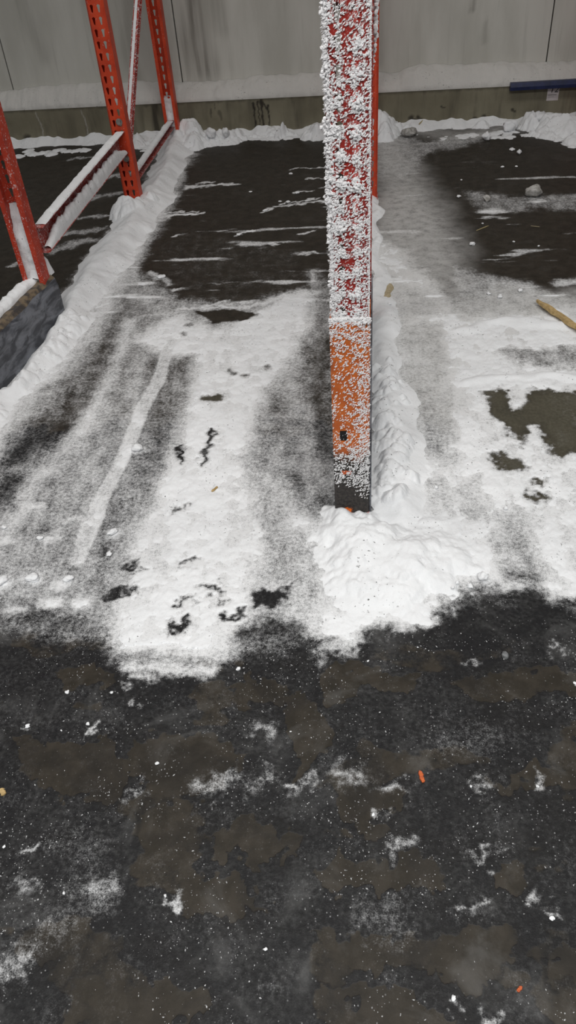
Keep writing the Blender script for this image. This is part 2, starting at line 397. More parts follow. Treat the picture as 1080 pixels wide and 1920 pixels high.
    poly([(930, 540), (1600, 560), (1600, 640), (960, 640), (850, 640), (850, 580)], 0.6, 0.08, W(0.05), 'pw')
    poly([(850, 500), (1000, 530), (1080, 560), (1000, 590), (850, 590)], 0.50, 0.05)
    poly([(860, 355), (980, 365), (1600, 345), (1600, 400), (1000, 395), (900, 400)], 0.38, 0.06)
    poly([(690, 240), (800, 262), (950, 240), (900, 268), (800, 290), (770, 340), (690, 330)], 0.42, 0.06)
    line([(1050, 530), (1100, 528)], 0.03, 0.75, 0.03)
    line([(690, 230), (850, 255), (960, 240)], 0.10, 0.45, 0.08, f='pw')
    # ---- scraped streaks on the dark concrete deeper in the lane
    for a, b, wd in (((352, 350), (438, 347), .022), ((372, 344), (400, 341), .012), ((545, 318), (608, 315), .010), ((575, 336), (605, 333), .008), ((552, 361), (586, 358), .012), ((520, 385), (612, 376), .016), ((530, 379), (600, 371), .010), ((492, 397), (512, 390), .014), ((280, 410), (380, 400), .016), ((300, 402), (370, 396), .010), ((443, 440), (475, 434), .014), ((510, 458), (522, 456), .010), ((530, 482), (585, 474), .018), ((402, 512), (418, 510), .012), ((435, 513), (560, 507), .010), ((500, 534), (580, 522), .026), ((560, 440), (590, 432), .014), ((420, 500), (426, 498), .008), ((325, 443), (365, 441), .008), ((290, 515), (318, 530), .02), ((320, 545), (360, 535), .014), ((330, 580), (480, 572), .012), ((380, 570), (420, 560), .012), ((450, 575), (590, 545), .02)):
        line([a, b], wd, 0.8, wd * 0.9, W(0.045, 0.02))
    poly([(370, 585), (440, 580), (480, 590), (460, 602), (400, 606)], 0.0, 0.012, Ps)
    for a, b, wd in (((90, 412), (225, 402), .016), ((150, 375), (235, 360), .03), ((120, 440), (190, 430), .03), ((100, 470), (170, 450), .04), ((200, 335), (240, 325), .03), ((20, 500), (60, 485), .02), ((130, 300), (200, 290), .015)):
        line([a, b], wd, 0.5, wd, W(0.05, 0.02))
    poly([(300, 460), (360, 430), (560, 470), (590, 540), (400, 560), (300, 520)], 0.12, 0.05)
    Pi = W(0.04, 0.028); rim = sstep(-0.1, 0.35, fbm(X, Y, 5, 2, 77) + 0.1)
    # ---- bare brown islands in the aisle ice
    for pxs in ([(540, 1290), (590, 1300), (632, 1370), (600, 1420), (550, 1482), (560, 1400), (530, 1340)], [(845, 1265), (930, 1256), (1600, 1270), (1600, 1302), (960, 1306), (890, 1312)],
                [(600, 1255), (640, 1242), (800, 1262), (790, 1288), (700, 1280), (640, 1310), (600, 1300)], [(630, 1485), (760, 1470), (752, 1500), (690, 1530), (722, 1560), (690, 1582), (630, 1540)],
                [(590, 1625), (700, 1605), (780, 1602), (845, 1640), (830, 1672), (760, 1672), (700, 1655), (640, 1672), (600, 1655)], [(890, 1450), (1600, 1432), (1600, 1470), (960, 1478)],
                [(385, 1560), (480, 1550), (560, 1580), (560, 1612), (470, 1630), (400, 1610)], [(280, 1512), (350, 1500), (372, 1560), (340, 1622), (275, 1622), (268, 1560)],
                [(20, 1385), (200, 1368), (240, 1430), (230, 1490), (110, 1500), (40, 1450)], [(250, 1382), (400, 1372), (472, 1420), (400, 1482), (290, 1490), (240, 1440)],
                [(820, 1775), (900, 1756), (965, 1772), (960, 1822), (880, 1850), (820, 1812)], [(1030, 1776), (1120, 1770), (1120, 1850), (1040, 1832)], [(560, 1735), (740, 1742), (762, 1800), (680, 1842), (600, 1790)],
                [(940, 1640), (992, 1630), (982, 1692), (940, 1692)], [(50, 1772), (135, 1762), (132, 1802), (70, 1832)], [(470, 1270), (540, 1280), (530, 1330), (440, 1320), (420, 1290)], [(340, 1640), (430, 1650), (500, 1700), (420, 1730), (330, 1700)],
                [(160, 1840), (330, 1830), (420, 1900), (300, 1960), (120, 1930)], [(600, 1880), (760, 1860), (850, 1900), (800, 1960), (620, 1960)], [(100, 1260), (200, 1256), (220, 1290), (120, 1300)]):
        poly(pxs, 0.85, 0.008, Pi, 'bare'); poly(pxs, 0.05, 0.010, Pi)
        I = near(np.array(FP(*pxs)), .05); d = poly_sd((Pi[0][I], Pi[1][I]), FP(*pxs)); dark[I] = np.maximum(dark[I], 0.8 * np.exp(-((d + 0.010) / 0.011) ** 2) * rim[I])
    nb = fbm(X, Y * 1.5, 3.5, 5, 31)
    bare = np.maximum(bare, aisle * 0.6 * sstep(0.12, 0.22, nb))
    dark = np.maximum(dark, aisle * 0.7 * sstep(0.16, 0.38, fbm(X * 0.8, Y * 1.5, 5, 5, 36)) * (1 - 0.6 * bare))
    # pale smudges of frost in the aisle
    for u, v, r, val in ((165, 1360, .010, .9), (52, 1362, .010, .9), (258, 1484, .02, .62), (385, 1474, .03, .60), (545, 1478, .018, .75), (650, 1464, .034, .78), (735, 1475, .02, .75), (700, 1520, .012, .7), (742, 1582, .022, .68), (905, 1598, .02, .62), (58, 1590, .016, .7), (322, 1680, .014, .88), (150, 1672, .05, .46), (35, 1670, .03, .55), (185, 1670, .03, .5), (730, 1735, .04, .5), (90, 1762, .05, .45), (20, 1810, .03, .6), (495, 1366, .026, .62), (258, 1325, .012, .6), (1010, 1690, .016, .7), (1035, 1720, .01, .8), (870, 1706, .012, .6), (905, 1708, .02, .5), (850, 1872, .01, .8), (910, 1905, .014, .7), (1010, 1474, .012, .7), (890, 1460, .015, .6), (430, 1462, .03, .5), (870, 1390, .08, .3), (150, 1585, .05, .4), (720, 1700, .04, .45), (570, 1480, .02, .6), (480, 1480, .02, .5), (500, 1455, .02, .55), (930, 1635, .014, .6), (660, 1232, .02, .6), (880, 1235, .012, .6), (1050, 1225, .014, .6), (945, 1580, .01, .5), (620, 1225, .03, .7), (240, 1290, .01, .6)):
        line([(u - r * 500, v), (u + r * 500, v - 2)], r * 0.4, val * (0.6 if r > .03 else .85), r * 1.0, W(0.035, 0.03))
    # ---- noise-driven frost streaks over the far floor
    cov = np.clip(cov + far * 0.55 * sstep(0.24, 0.46, nx) * sstep(-1.3, -1.2, X) * sstep(5.0, 4.4, Y) + far * 0.05 * sstep(0.1, 0.5, nx), 0, 1)
    cov = np.where(cov > 0.02, cov + 0.22 * ny * sstep(1.2, 1.6, Y) * (1 - far) + 0.14 * ni, cov)
    cov = np.clip(cov, 0, 1.05)
    # ---- heights of the banks
    def ridge(px, wd, ht, P=(X + 0.05 * ux + 0.012 * wx, Y + 0.05 * uy + 0.012 * wy), pw_=1.6):
        pts = FP(*px); out = np.full(X.shape, -0.02); I = near(np.array(pts), max(wd) + .1)
        if not len(I): return out
        d, t = seg_dist((P[0][I], P[1][I]), pts); k = np.arange(len(px))
        ww = np.interp(t, k, wd); hh = np.interp(t, k, ht)
        out[I] = hh * (np.exp(-(d / ww * 1.5) ** 2) - 0.105) / 0.895; return out
    lump = fbm(X, Y, 13, 3, 51, 0.5); lump2 = fbm(X, Y, 5, 3, 57)
    b = ridge([(352, 232), (318, 310), (268, 400), (205, 480), (150, 560), (128, 622), (62, 702), (-10, 775), (-120, 900)], [.13, .13, .14, .14, .12, .085, .07, .07, .07], [.09, .055, .065, .055, .055, .05, .04, .04, .045], pw_=1.25)
    T = np.maximum(T, b)
    T = np.maximum(T, ridge([(258, 405), (238, 402)], [.11, .09], [.09, .07]))
    b = ridge([(702, 455), (712, 560), (722, 680), (738, 780), (745, 870), (740, 950)], [.045, .07, .09, .11, .12, .12], [.016, .022, .028, .034, .036, .036])
    T = np.maximum(T, b)
    pile = ridge([(676, 1015), (720, 1050), (790, 1040)], [.17, .24, .22], [.050, .046, .034], P=W(0.09, 0.02))
    pile = np.maximum(pile, ridge([(660, 1020), (665, 1130), (690, 1150)], [.06, .10, .08], [.025, .012, .008], pw_=1.3))
    T = np.maximum(T, pile)
    T = np.maximum(T, ridge([(860, 620), (960, 605), (1100, 615)], [.04, .06, .06], [.018, .022, .02]))
    T = np.maximum(T, ridge([(880, 715), (960, 708), (1100, 708)], [.05, .04, .04], [.015, .016, .016]))
    T = np.maximum(T, ridge([(700, 372), (702, 450)], [.05, .05], [.03, .02]))
    # drift along the kerb foot
    dk = np.clip(1 - (KY - Y) / (0.10 + 0.10 * np.clip(fbm(X, X * 0, 3, 4, 71), -0.5, 1) + 0.02 * lump), -0.5, 1)
    T = np.maximum(T, np.where(Y > 4.9, dk * (0.045 + 0.055 * np.clip(fbm(X, X * 0, 5, 3, 81), -0.3, 1)), 0))
    for cx, cy, r, hh in ((-1.24, 5.50, .14, .14), (-1.20, 5.36, .14, .09), (0.02, 5.50, .20, .14), (0.99, 5.48, .10, .10), (1.2, 5.35, .20, .10), (1.38, 5.1, .22, .10), (-0.35, 5.50, .12, .07), (-0.15, 5.50, .12, .07), (-0.60, 5.52, .04, .07), (-1.6, 5.52, .13, .05), (0.72, 5.52, .09, .05), (-0.95, 5.46, .12, .05), (-1.05, 5.42, .1, .04)):
        I = near(np.array([(cx, cy)]), r); d = np.hypot(X[I] - cx - 0.12 * wx[I] - 0.02 * vx[I], Y[I] - cy - 0.12 * wy[I] - 0.02 * vy[I]); T[I] = np.maximum(T[I], hh * np.clip(1 - (d / r) ** 1.4, -0.3, 1))
    rb = np.random.default_rng(5)                      # crumbled lumps on the banks
    T0 = T.copy()
    def crumbs(px, n_, spread, r0, r1, rise):
        pts = FP(*px)
        for _ in range(n_):
            i_ = rb.integers(0, len(pts) - 1); c_ = mix(pts[i_], pts[i_ + 1], rb.random()) + rb.normal(0, spread, 2); r = rb.uniform(r0, r1)
            I = near(np.array([c_]), r)
            if not len(I): continue
            d = np.hypot(X[I] - c_[0] + 0.5 * r * vx[I], Y[I] - c_[1] + 0.5 * r * vy[I]); T[I] = np.maximum(T[I], np.clip(T0[I], 0, 1) + np.where(T0[I] > 0.003, 1, 0.5) * rise * r * (1 - (d / r) ** 2))
    crumbs([(716, 700), (735, 800), (738, 880), (722, 945)], 95, .030, .010, .030, .85)
    crumbs([(660, 1010), (700, 1080), (800, 1060), (880, 1050)], 30, .05, .02, .05, .22)
    crumbs([(150, 600), (110, 660), (50, 725), (0, 790)], 60, .024, .010, .026, .6)
    crumbs([(290, 420), (235, 500), (190, 580)], 26, .02, .01, .03, .25)
    crumbs([(0, 292), (200, 279), (370, 268), (440, 262), (600, 256)], 90, .035, .02, .06, .6)
    crumbs([(700, 250), (850, 258), (960, 250), (1060, 246)], 60, .035, .015, .05, .55)
    crumbs([(236, 402), (214, 408), (262, 392)], 14, .03, .03, .06, .7)
    T = T + np.where(T > 0.004, 0.006 * lump * np.clip(T / 0.03, 0, 1.3) + 0.008 * lump2, 0)
    thin = cov + 0.26 * ni + 0.10 * ny - 0.89
    H = np.maximum(T - 0.006, np.where(aisle < 0.7, thin * 0.020, -0.01))
    H = H + np.where(H > -0.004, 0.0020 * fbm(X, Y, 26, 2, 91) * sstep(4.5, 2.5, Y), 0)
    grey = np.clip(0.75 - (cov - 0.45), 0, 1) * np.clip(1 - T / 0.012, 0, 1) + 0.25 * sstep(0.2, 0.6, fbm(X, Y, 9, 4, 95))
    bare = np.clip(bare, 0, 1); pw = np.clip(pw, 0, 1)
    grain = np.clip(0.35 + 0.8 * sstep(2.6, 1.4, Y), 0, 1)
    return dict(dry=dry, cov=cov, powder=pw, bare=bare, dark=np.clip(dark, 0, 1), grain=grain), H, np.clip(grey, 0, 1), T, pile
def grid(ny_, nx_, y0, y1, a, b, c=0.0):
    """rows get closer towards the aisle; row half-width a + b*y around c*y"""
    t = np.linspace(0, 1, ny_); yy = y0 * (y1 / y0) ** (t * 0.75 + 0.25 * t * t) if False else y0 + (y1 - y0) * (0.45 * t + 0.55 * t * t)
    s = np.linspace(-1, 1, nx_); Yg = np.repeat(yy[:, None], nx_, 1); Xg = s[None, :] * (a + b * yy)[:, None] + (c * yy)[:, None]
    i = np.arange(ny_ * nx_).reshape(ny_, nx_)
    Q = np.stack([i[:-1, :-1], i[:-1, 1:], i[1:, 1:], i[1:, :-1]], -1).reshape(-1, 4)
    return Xg.ravel(), Yg.ravel(), Q, (ny_, nx_)
GA, GB, GC, GY0 = 0.80, 0.42, -0.105, 0.20
X, Y, Q, sh = grid(980, 860, GY0, KY + 0.001, GA, GB, GC)
at, H, grey, T, pile = fields(X, Y)
Vf = np.stack([X, Y, 0.0012 * (1 - at['bare']) * 0 + 0 * X], 1)
floor = np_mesh('floor', Vf, Q, M_FLOOR, at, smooth=False); tag(floor, kind='structure')
# the same floor beyond the worked patch, a touch lower
xs, ys = np.linspace(-5, 5, 401), np.linspace(-4, KY + .001, 384)
XX, YY = np.meshgrid(xs, ys); i = np.arange(XX.size).reshape(XX.shape)
Q2 = np.stack([i[:-1, :-1], i[:-1, 1:], i[1:, 1:], i[1:, :-1]], -1).reshape(-1, 4); XX, YY = XX.ravel(), YY.ravel()
mx_, my_ = XX[Q2].mean(1), YY[Q2].mean(1)
Q2 = Q2[(np.abs(mx_ - GC * my_) > GA + GB * my_ - 0.06) | (my_ < GY0 + .04)]
u, inv = np.unique(Q2, return_inverse=True); at2, _, _, _, _ = fields(XX[u], YY[u])
of = np_mesh('floor', np.stack([XX[u], YY[u], np.full(len(u), -0.0015)], 1), inv.reshape(-1, 4), M_FLOOR, at2, smooth=False); tag(of, kind='structure')

# ---- snow that lies on the floor, one height surface cut into the bodies of snow one can name
Hg = H.reshape(sh); Yg = Y.reshape(sh); Xg = X.reshape(sh); GROUND = (Xg, Yg, Hg)
dzx = np.gradient(Hg, axis=1) / np.gradient(Xg, axis=1)
dzy = np.gradient(Hg, axis=0) / np.gradient(Yg, axis=0) - dzx * np.gradient(Xg, axis=0) / np.gradient(Yg, axis=0)
N = np.stack([-dzx, -dzy, np.ones_like(dzx)], -1).reshape(-1, 3); N /= np.linalg.norm(N, axis=1)[:, None]
qmax = H[Q].max(1); keep = qmax > 0.0004
cx, cy = X[Q].mean(1), Y[Q].mean(1); pil = pile[Q].mean(1)
reg = np.full(len(Q), 1)
reg[cx > XR + 0.03 + 0 * cy] = 2
reg[(cx < -0.95 - 0.03 * (cy - 2))] = 0
reg[(cx < -0.75) & (cy < 3.2) & (T[Q].mean(1) > 0.012)] = 0
reg[cy > 5.17 + 0 * cx] = 4
reg[pil > 0.004] = 3
names = {0: ('snow_bank', 'long snow bank heaped along the foot of the red frames and scuffed guide rail'),
         1: ('snow_sheet', 'flattened white snow sheet with tyre tracks on the lane between the rack rows'),
         2: ('snow_cover', 'patchy snow cover with olive bare islands beside the frosted column'),
         3: ('snow_pile', 'white snow pile heaped in front of the orange column guard'),
         4: ('snow_drift', 'low lumpy snow drift along the foot of the concrete kerb')}
for r, (nm, lb) in names.items():
    q = Q[keep & (reg == r)]
    u, inv = np.unique(q, return_inverse=True)
    V = np.stack([X[u], Y[u], H[u]], 1)
    o = np_mesh(nm, V, inv.reshape(-1, 4), M_SNOW, {'grey': grey[u]}, True, N[u]); tag(o, lb, 'snow', kind='stuff')

# ------------------------------------------------------------------ kerb, wall panels, snow on the ledge
KH, WY = 0.217, 5.72
def wall_sheet(name, x0, x1, z0, z1, y, nx, nz, mat, paint, parent=None, depth=0.0):
    xs = np.linspace(x0, x1, nx); zs = np.linspace(z0, z1, nz)
    Xg, Zg = np.meshgrid(xs, zs); x, z = Xg.ravel(), Zg.ravel()
    i = np.arange(nx * nz).reshape(nz, nx); Qs = np.stack([i[:-1, :-1], i[:-1, 1:], i[1:, 1:], i[1:, :-1]], -1).reshape(-1, 4)
    V = np.stack([x, np.full(x.shape, y), z], 1)
    at_ = paint(x, z); n0 = len(V)
    if depth:                                      # close the back and the rim
        Vb = np.array([(x0, y + depth, z0), (x1, y + depth, z0), (x1, y + depth, z1), (x0, y + depth, z1)])
        c = [i[0, 0], i[0, -1], i[-1, -1], i[-1, 0]]
        ex = [(c[0], n0, n0 + 1, c[1]), (c[1], n0 + 1, n0 + 2, c[2]), (c[2], n0 + 2, n0 + 3, c[3]), (c[3], n0 + 3, n0, c[0]), (n0, n0 + 3, n0 + 2, n0 + 1)]
        V = np.vstack([V, Vb]); Qs = np.vstack([Qs, np.array(ex)])
        at_ = {k: np.concatenate([d, np.zeros(4)]) for k, d in at_.items()}
    return np_mesh(name, V, Qs, mat, at_, False, parent=parent)
def kerb_paint(x, z):
    wq = fbm(x, z, 30, 3, 5) * 0.010; st = np.zeros(x.shape); wh = np.zeros(x.shape)
    def drip(pts, r0, k=0.95):
        nonlocal st
        d, t = seg_dist((x + wq, z), pts); ww = np.interp(t, [0, 1, 5], [r0, r0 * 0.5, r0 * 0.45])
        st = np.maximum(st, k * sstep(ww, ww * 0.35, d))
    for xx, zt, r in ((-0.795, .19, .016), (-0.765, .20, .010), (-0.742, .205, .020), (-0.700, .175, .010)):
        drip([(xx, zt), (xx + .002, zt - .05), (xx + .004, .02)], r)
    drip([(-0.742, .205), (-0.715, .17), (-0.700, .15)], .014)
    drip([(-1.055, .20), (-1.058, .17)], .007, .5); drip([(-1.085, .165), (-1.09, .12)], .012, .5); drip([(-1.03, .15), (-1.02, .10)], .018, .5)
    for xx, zz, r in ((0.29, .06, .02), (0.72, .04, .03), (0.66, .03, .025), (1.07, .04, .03), (0.9, .08, .015), (0.25, .055, .03), (0.44, .12, .008), (-2.4, .03, .05)): drip([(xx, zz), (xx + .01, zz - .01), (xx + .02, zz - .01)], r, .85)
    st = np.maximum(st, 0.8 * sstep(-1.30, -1.36, x) * sstep(-1.62, -1.50, x) * sstep(-0.25, 0.25, fbm(x, z * 0.1, 18, 3, 8)))
    st = np.maximum(st, 0.3 * sstep(-0.1, 0.5, fbm(x, z * 0.15, 7, 4, 12)))
    for xx in (-1.98, -1.66, -1.71, -2.3):
        d, t = seg_dist((x + wq, z), [(xx, .2), (xx + .02, .12), (xx + .015, .03)]); wh = np.maximum(wh, 0.5 * sstep(.007, .001, d))
    edge = sstep(KH - 0.02, KH, z + 0.012 * fbm(x, z * 0, 20, 3, 3)); st = np.maximum(st, 0.55 * edge)
    return dict(stain=st, white=wh)
kerb = wall_sheet('trim_1', -4.6, 4.6, 0, KH, KY, 1400, 34, M_KERB, kerb_paint, depth=WY - KY + 0.06); tag(kerb, kind='structure')
back = mesh_obj('wall_back', [(-4.6, WY + .05, 0), (4.6, WY + .05, 0), (4.6, WY + .05, 4), (-4.6, WY + .05, 4), (-4.6, WY + .12, 0), (4.6, WY + .12, 0), (4.6, WY + .12, 4), (-4.6, WY + .12, 4)],
                [(0, 1, 2, 3), (5, 4, 7, 6), (0, 4, 5, 1), (3, 2, 6, 7), (1, 5, 6, 2), (4, 0, 3, 7)], M_DARK); tag(back, kind='structure')
def panel_paint(x, z):
    st = np.zeros(x.shape); n = fbm(x, z * 0.25, 6, 4, 14)
    for pts, r, k in (([(-1.14, .95), (-1.16, .55), (-1.12, .38)], .10, .8), ([(-1.0, .9), (-0.98, .6)], .05, .35), ([(0.62, .80), (0.60, .62)], .012, .6), ([(0.70, .55), (0.71, .45)], .02, .5), ([(-1.5, 1.0), (-1.62, .5), (-1.6, .35)], .06, .35), ([(-1.85, .9), (-1.8, .4)], .04, .3), ([(0.0, 1.2), (0.03, .35)], .03, .25), ([(0.72, .82), (0.5, .95)], .03, .25), ([(-2.3, 1.1), (-2.2, .5)], .05, .25)):
        d, t = seg_dist((x + 0.05 * n, z), pts); st = np.maximum(st, k * sstep(r * 1.6, 0, d))
    return dict(stain=np.clip(st, 0, 1))
SE = [-4.6, -3.67, -2.475, -1.283, -0.092, 1.098, 2.29, 3.48, 4.6]
for i in range(len(SE) - 1):
    wall_sheet('wall_panel', SE[i] + .004, SE[i + 1] - .004, KH, 4.0, WY, 60, 150, M_PANEL, panel_paint, back, depth=0.045)
# snow lying on the kerb ledge against the panels
nx_, nc = 1500, 18
xs = np.linspace(-4.55, 4.55, nx_); c = np.linspace(0, 1, nc)
Xg, Cg = np.meshgrid(xs, c); x, cc = Xg.ravel(), Cg.ravel()
hh = 0.105 + 0.05 * fbm(x, x * 0, 1.3, 3, 21) + 0.02 * fbm(x, x * 0, 9, 3, 22)
hh = hh * (1 - 0.30 * np.exp(-((x - 0.11) / 0.10) ** 2))
lip = 0.010 * fbm(x, x * 0, 22, 4, 25) + 0.008
yv = KY - lip * sstep(0.0, 0.12, cc) * sstep(0.6, 0.15, cc) + 0.004 + (WY - KY - 0.006) * cc ** 1.2
zv = KH + hh * (1 - (1 - cc) ** 1.7) + 0.012 * fbm(x, cc * 0.14 + x * 0.1, 16, 3, 27) * sstep(0, 0.1, cc) * sstep(1.05, 0.8, cc)
i = np.arange(nx_ * nc).reshape(nc, nx_); Qs = np.stack([i[:-1, :-1], i[:-1, 1:], i[1:, 1:], i[1:, :-1]], -1).reshape(-1, 4)
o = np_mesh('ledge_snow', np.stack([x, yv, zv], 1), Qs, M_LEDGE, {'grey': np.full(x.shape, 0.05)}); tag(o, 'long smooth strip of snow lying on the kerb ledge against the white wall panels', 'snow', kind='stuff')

# ------------------------------------------------------------------ rack frames
CW, CD_, LIP, PIT = 0.088, 0.074, 0.020, 0.0508
def column_mesh(h, z0=0.0, ch=0.010):
    """punched open channel: web in the plane y=0 facing -y, flanges to +y"""
    V, Fc = [], []; idx = {}
    def v(x, y, z):
        k = (round(x, 5), round(y, 5), round(z, 5))
        if k not in idx: idx[k] = len(V); V.append((x, y, z))
        return idx[k]
    hw = CW / 2 - ch; n = int(h / PIT)
    tear = [(-.0035, -.017), (0, -.0185), (.0035, -.017), (.0062, .002), (.0085, .011), (0, .0165), (-.0085, .011), (-.0062, .002)]
    for k in range(n):
        za, zb = z0 + k * PIT, z0 + (k + 1) * PIT; zm = (za + zb) / 2
        for s in (-1, 1):
            xa, xb = (-hw, 0) if s < 0 else (0, hw); xm = (xa + xb) / 2
            out = [(xa, za), (xm, za), (xb, za), (xb, zm), (xb, zb), (xm, zb), (xa, zb), (xa, zm)]
            ho = [(xm + a, zm + b) for a, b in tear]
            if k == 0: Fc.append([v(a, 0, b) for a, b in out]); continue
            for j in range(8):
                j2 = (j + 1) % 8
                Fc.append([v(out[j][0], 0, out[j][1]), v(out[j2][0], 0, out[j2][1]), v(ho[j2][0], 0, ho[j2][1]), v(ho[j][0], 0, ho[j][1])])
            prof = [(s * hw, 0), (s * (CW / 2), ch), (s * (CW / 2), CD_), (s * (CW / 2 - LIP), CD_)]
            for a, b in zip(prof[:-1], prof[1:]):
                for zc, zd in ((za, zm), (zm, zb)):
                    f = [v(*a, zc), v(*b, zc), v(*b, zd), v(*a, zd)]
                    Fc.append(f if s > 0 else f[::-1])
        if k == 0:
            pass
    # first row flanges
    for s in (-1, 1):
        prof = [(s * hw, 0), (s * (CW / 2), ch), (s * (CW / 2), CD_), (s * (CW / 2 - LIP), CD_)]
        for a, b in zip(prof[:-1], prof[1:]):
            f = [v(*a, z0), v(*b, z0), v(*b, z0 + PIT), v(*a, z0 + PIT)]; Fc.append(f if s > 0 else f[::-1])
    me = bpy.data.meshes.new('column'); me.from_pydata(V, [], Fc); me.update()
    return me
COLMESH = column_mesh(3.1, 0.006)
def column(parent, x, y, rear, mat):
    me = COLMESH.copy(); me.materials.append(mat)
    o = bpy.data.objects.new('column', me); COL.objects.link(o); o.parent = parent
    o.location = (x, y, 0); o.rotation_euler = (0, 0, math.pi if rear else 0)
    md = o.modifiers.new('thickness', 'SOLIDIFY'); md.thickness = 0.0028; md.offset = -1
    return o
def channel(name, a, b, w, d, mat, parent, open_dir=(1, 0, 0), th=0.003):
    """rolled channel between two points: web w wide, flanges d deep towards open_dir"""
    a, b = Vector(a), Vector(b); ax = (b - a).normalized(); od = Vector(open_dir); od = (od - ax * od.dot(ax)).normalized(); up = ax.cross(od)
    if up.z < 0: up = -up
    prof = [(-w / 2, d), (-w / 2, 0), (w / 2, 0), (w / 2, d), (w / 2 - th, d), (w / 2 - th, th), (-w / 2 + th, th), (-w / 2 + th, d)]
    V = [p + up * u + od * v for p in (a, b) for u, v in prof]
    n = len(prof); Fc = [(i, (i + 1) % n, n + (i + 1) % n, n + i) for i in range(n)]
    Fc += [(0, 7, 6, 1), (1, 6, 5, 2), (2, 5, 4, 3)]; Fc += [tuple(n + k for k in f[::-1]) for f in Fc[-3:]]
    me_o = mesh_obj(name, V, Fc, mat, parent)
    bm = bmesh.new(); bm.from_mesh(me_o.data); bmesh.ops.recalc_face_normals(bm, faces=bm.faces); bm.to_mesh(me_o.data); bm.free()
    return me_o
def snow_strip(name, a, b, w, h, parent, seed=0, n=90, mat=None, lat=(1, 0, 0), full=0.0):
    """lumpy ridge of snow lying along the top of a member"""
    a, b = np.array(a, float), np.array(b, float); ax = _n(b - a); lt = np.array(lat, float); lt = _n(lt - ax * ax.dot(lt)); up = np.cross(lt, ax)
    if up[2] < 0: up = -up
    L = np.linalg.norm(b - a); t = np.linspace(0, 1, n); m = 11; th = np.linspace(0, np.pi, m)
    V = []
    for i, k in enumerate(t):
        s = k * L
        nz = fbm(np.full(m, s), th * 0.05, 18, 3, seed); n2 = fbm(np.full(m, s), th * 0.03, 60, 3, seed + 5)
        hh = h * np.clip(1 + 0.9 * nz.mean() + full, 0.12, 2) * min(1, 6 * k + .25, 6 * (1 - k) + .25)
        for j in range(m):
            V.append(a + ax * s + lt * (-np.cos(th[j]) * w / 2 * (1 + .2 * nz[j])) + up * (np.sin(th[j]) ** 0.7 * hh * (1 + .35 * n2[j])))
    V = np.array(V); i = np.arange(n * m).reshape(n, m)
    Qs = np.stack([i[:-1, :-1], i[:-1, 1:], i[1:, 1:], i[1:, :-1]], -1).reshape(-1, 4)
    o = np_mesh(name, V, Qs, mat or M_SNOW, {'grey': np.full(len(V), 0.1)}, True, parent=parent); o['kind'] = 'stuff'
    return o
def box_obj(name, c, s, mat, parent=None, bev=0.002, rotz=0):
    bm = bmesh.new(); bmesh.ops.create_cube(bm, size=1)
    bmesh.ops.scale(bm, vec=s, verts=bm.verts)
    if bev: bmesh.ops.bevel(bm, geom=list(bm.edges), offset=bev, segments=2, affect='EDGES')
    if rotz: bmesh.ops.rotate(bm, verts=bm.verts, cent=(0, 0, 0), matrix=Matrix.Rotation(rotz, 3, 'Z'))
    bmesh.ops.translate(bm, vec=c, verts=bm.verts)
    me = bpy.data.meshes.new(name); bm.to_mesh(me); bm.free(); me.materials.append(mat)
    o = bpy.data.objects.new(name, me); COL.objects.link(o)
    if parent: o.parent = parent
    return o
SUB = []
def bolt(parent, c, r=0.013, axis='y', mat=None):
    bm = bmesh.new(); bmesh.ops.create_cone(bm, cap_ends=True, segments=12, radius1=r * 1.35, radius2=r * 1.35, depth=0.003)
    g = bmesh.ops.create_cone(bm, cap_ends=True, segments=6, radius1=r, radius2=r * 0.92, depth=0.009)
    bmesh.ops.translate(bm, vec=(0, 0, 0.006), verts=g['verts'])
    rot = Matrix.Rotation(math.pi / 2, 3, 'X') if axis == 'y' else Matrix.Rotation(math.pi / 2, 3, 'Y')
    bmesh.ops.rotate(bm, verts=bm.verts, cent=(0, 0, 0), matrix=rot); bmesh.ops.translate(bm, vec=c, verts=bm.verts)
    me = bpy.data.meshes.new('bolt'); bm.to_mesh(me); bm.free(); me.materials.append(mat or M_STEEL)
    o = bpy.data.objects.new('bolt', me); COL.objects.link(o); o.parent = parent; return o
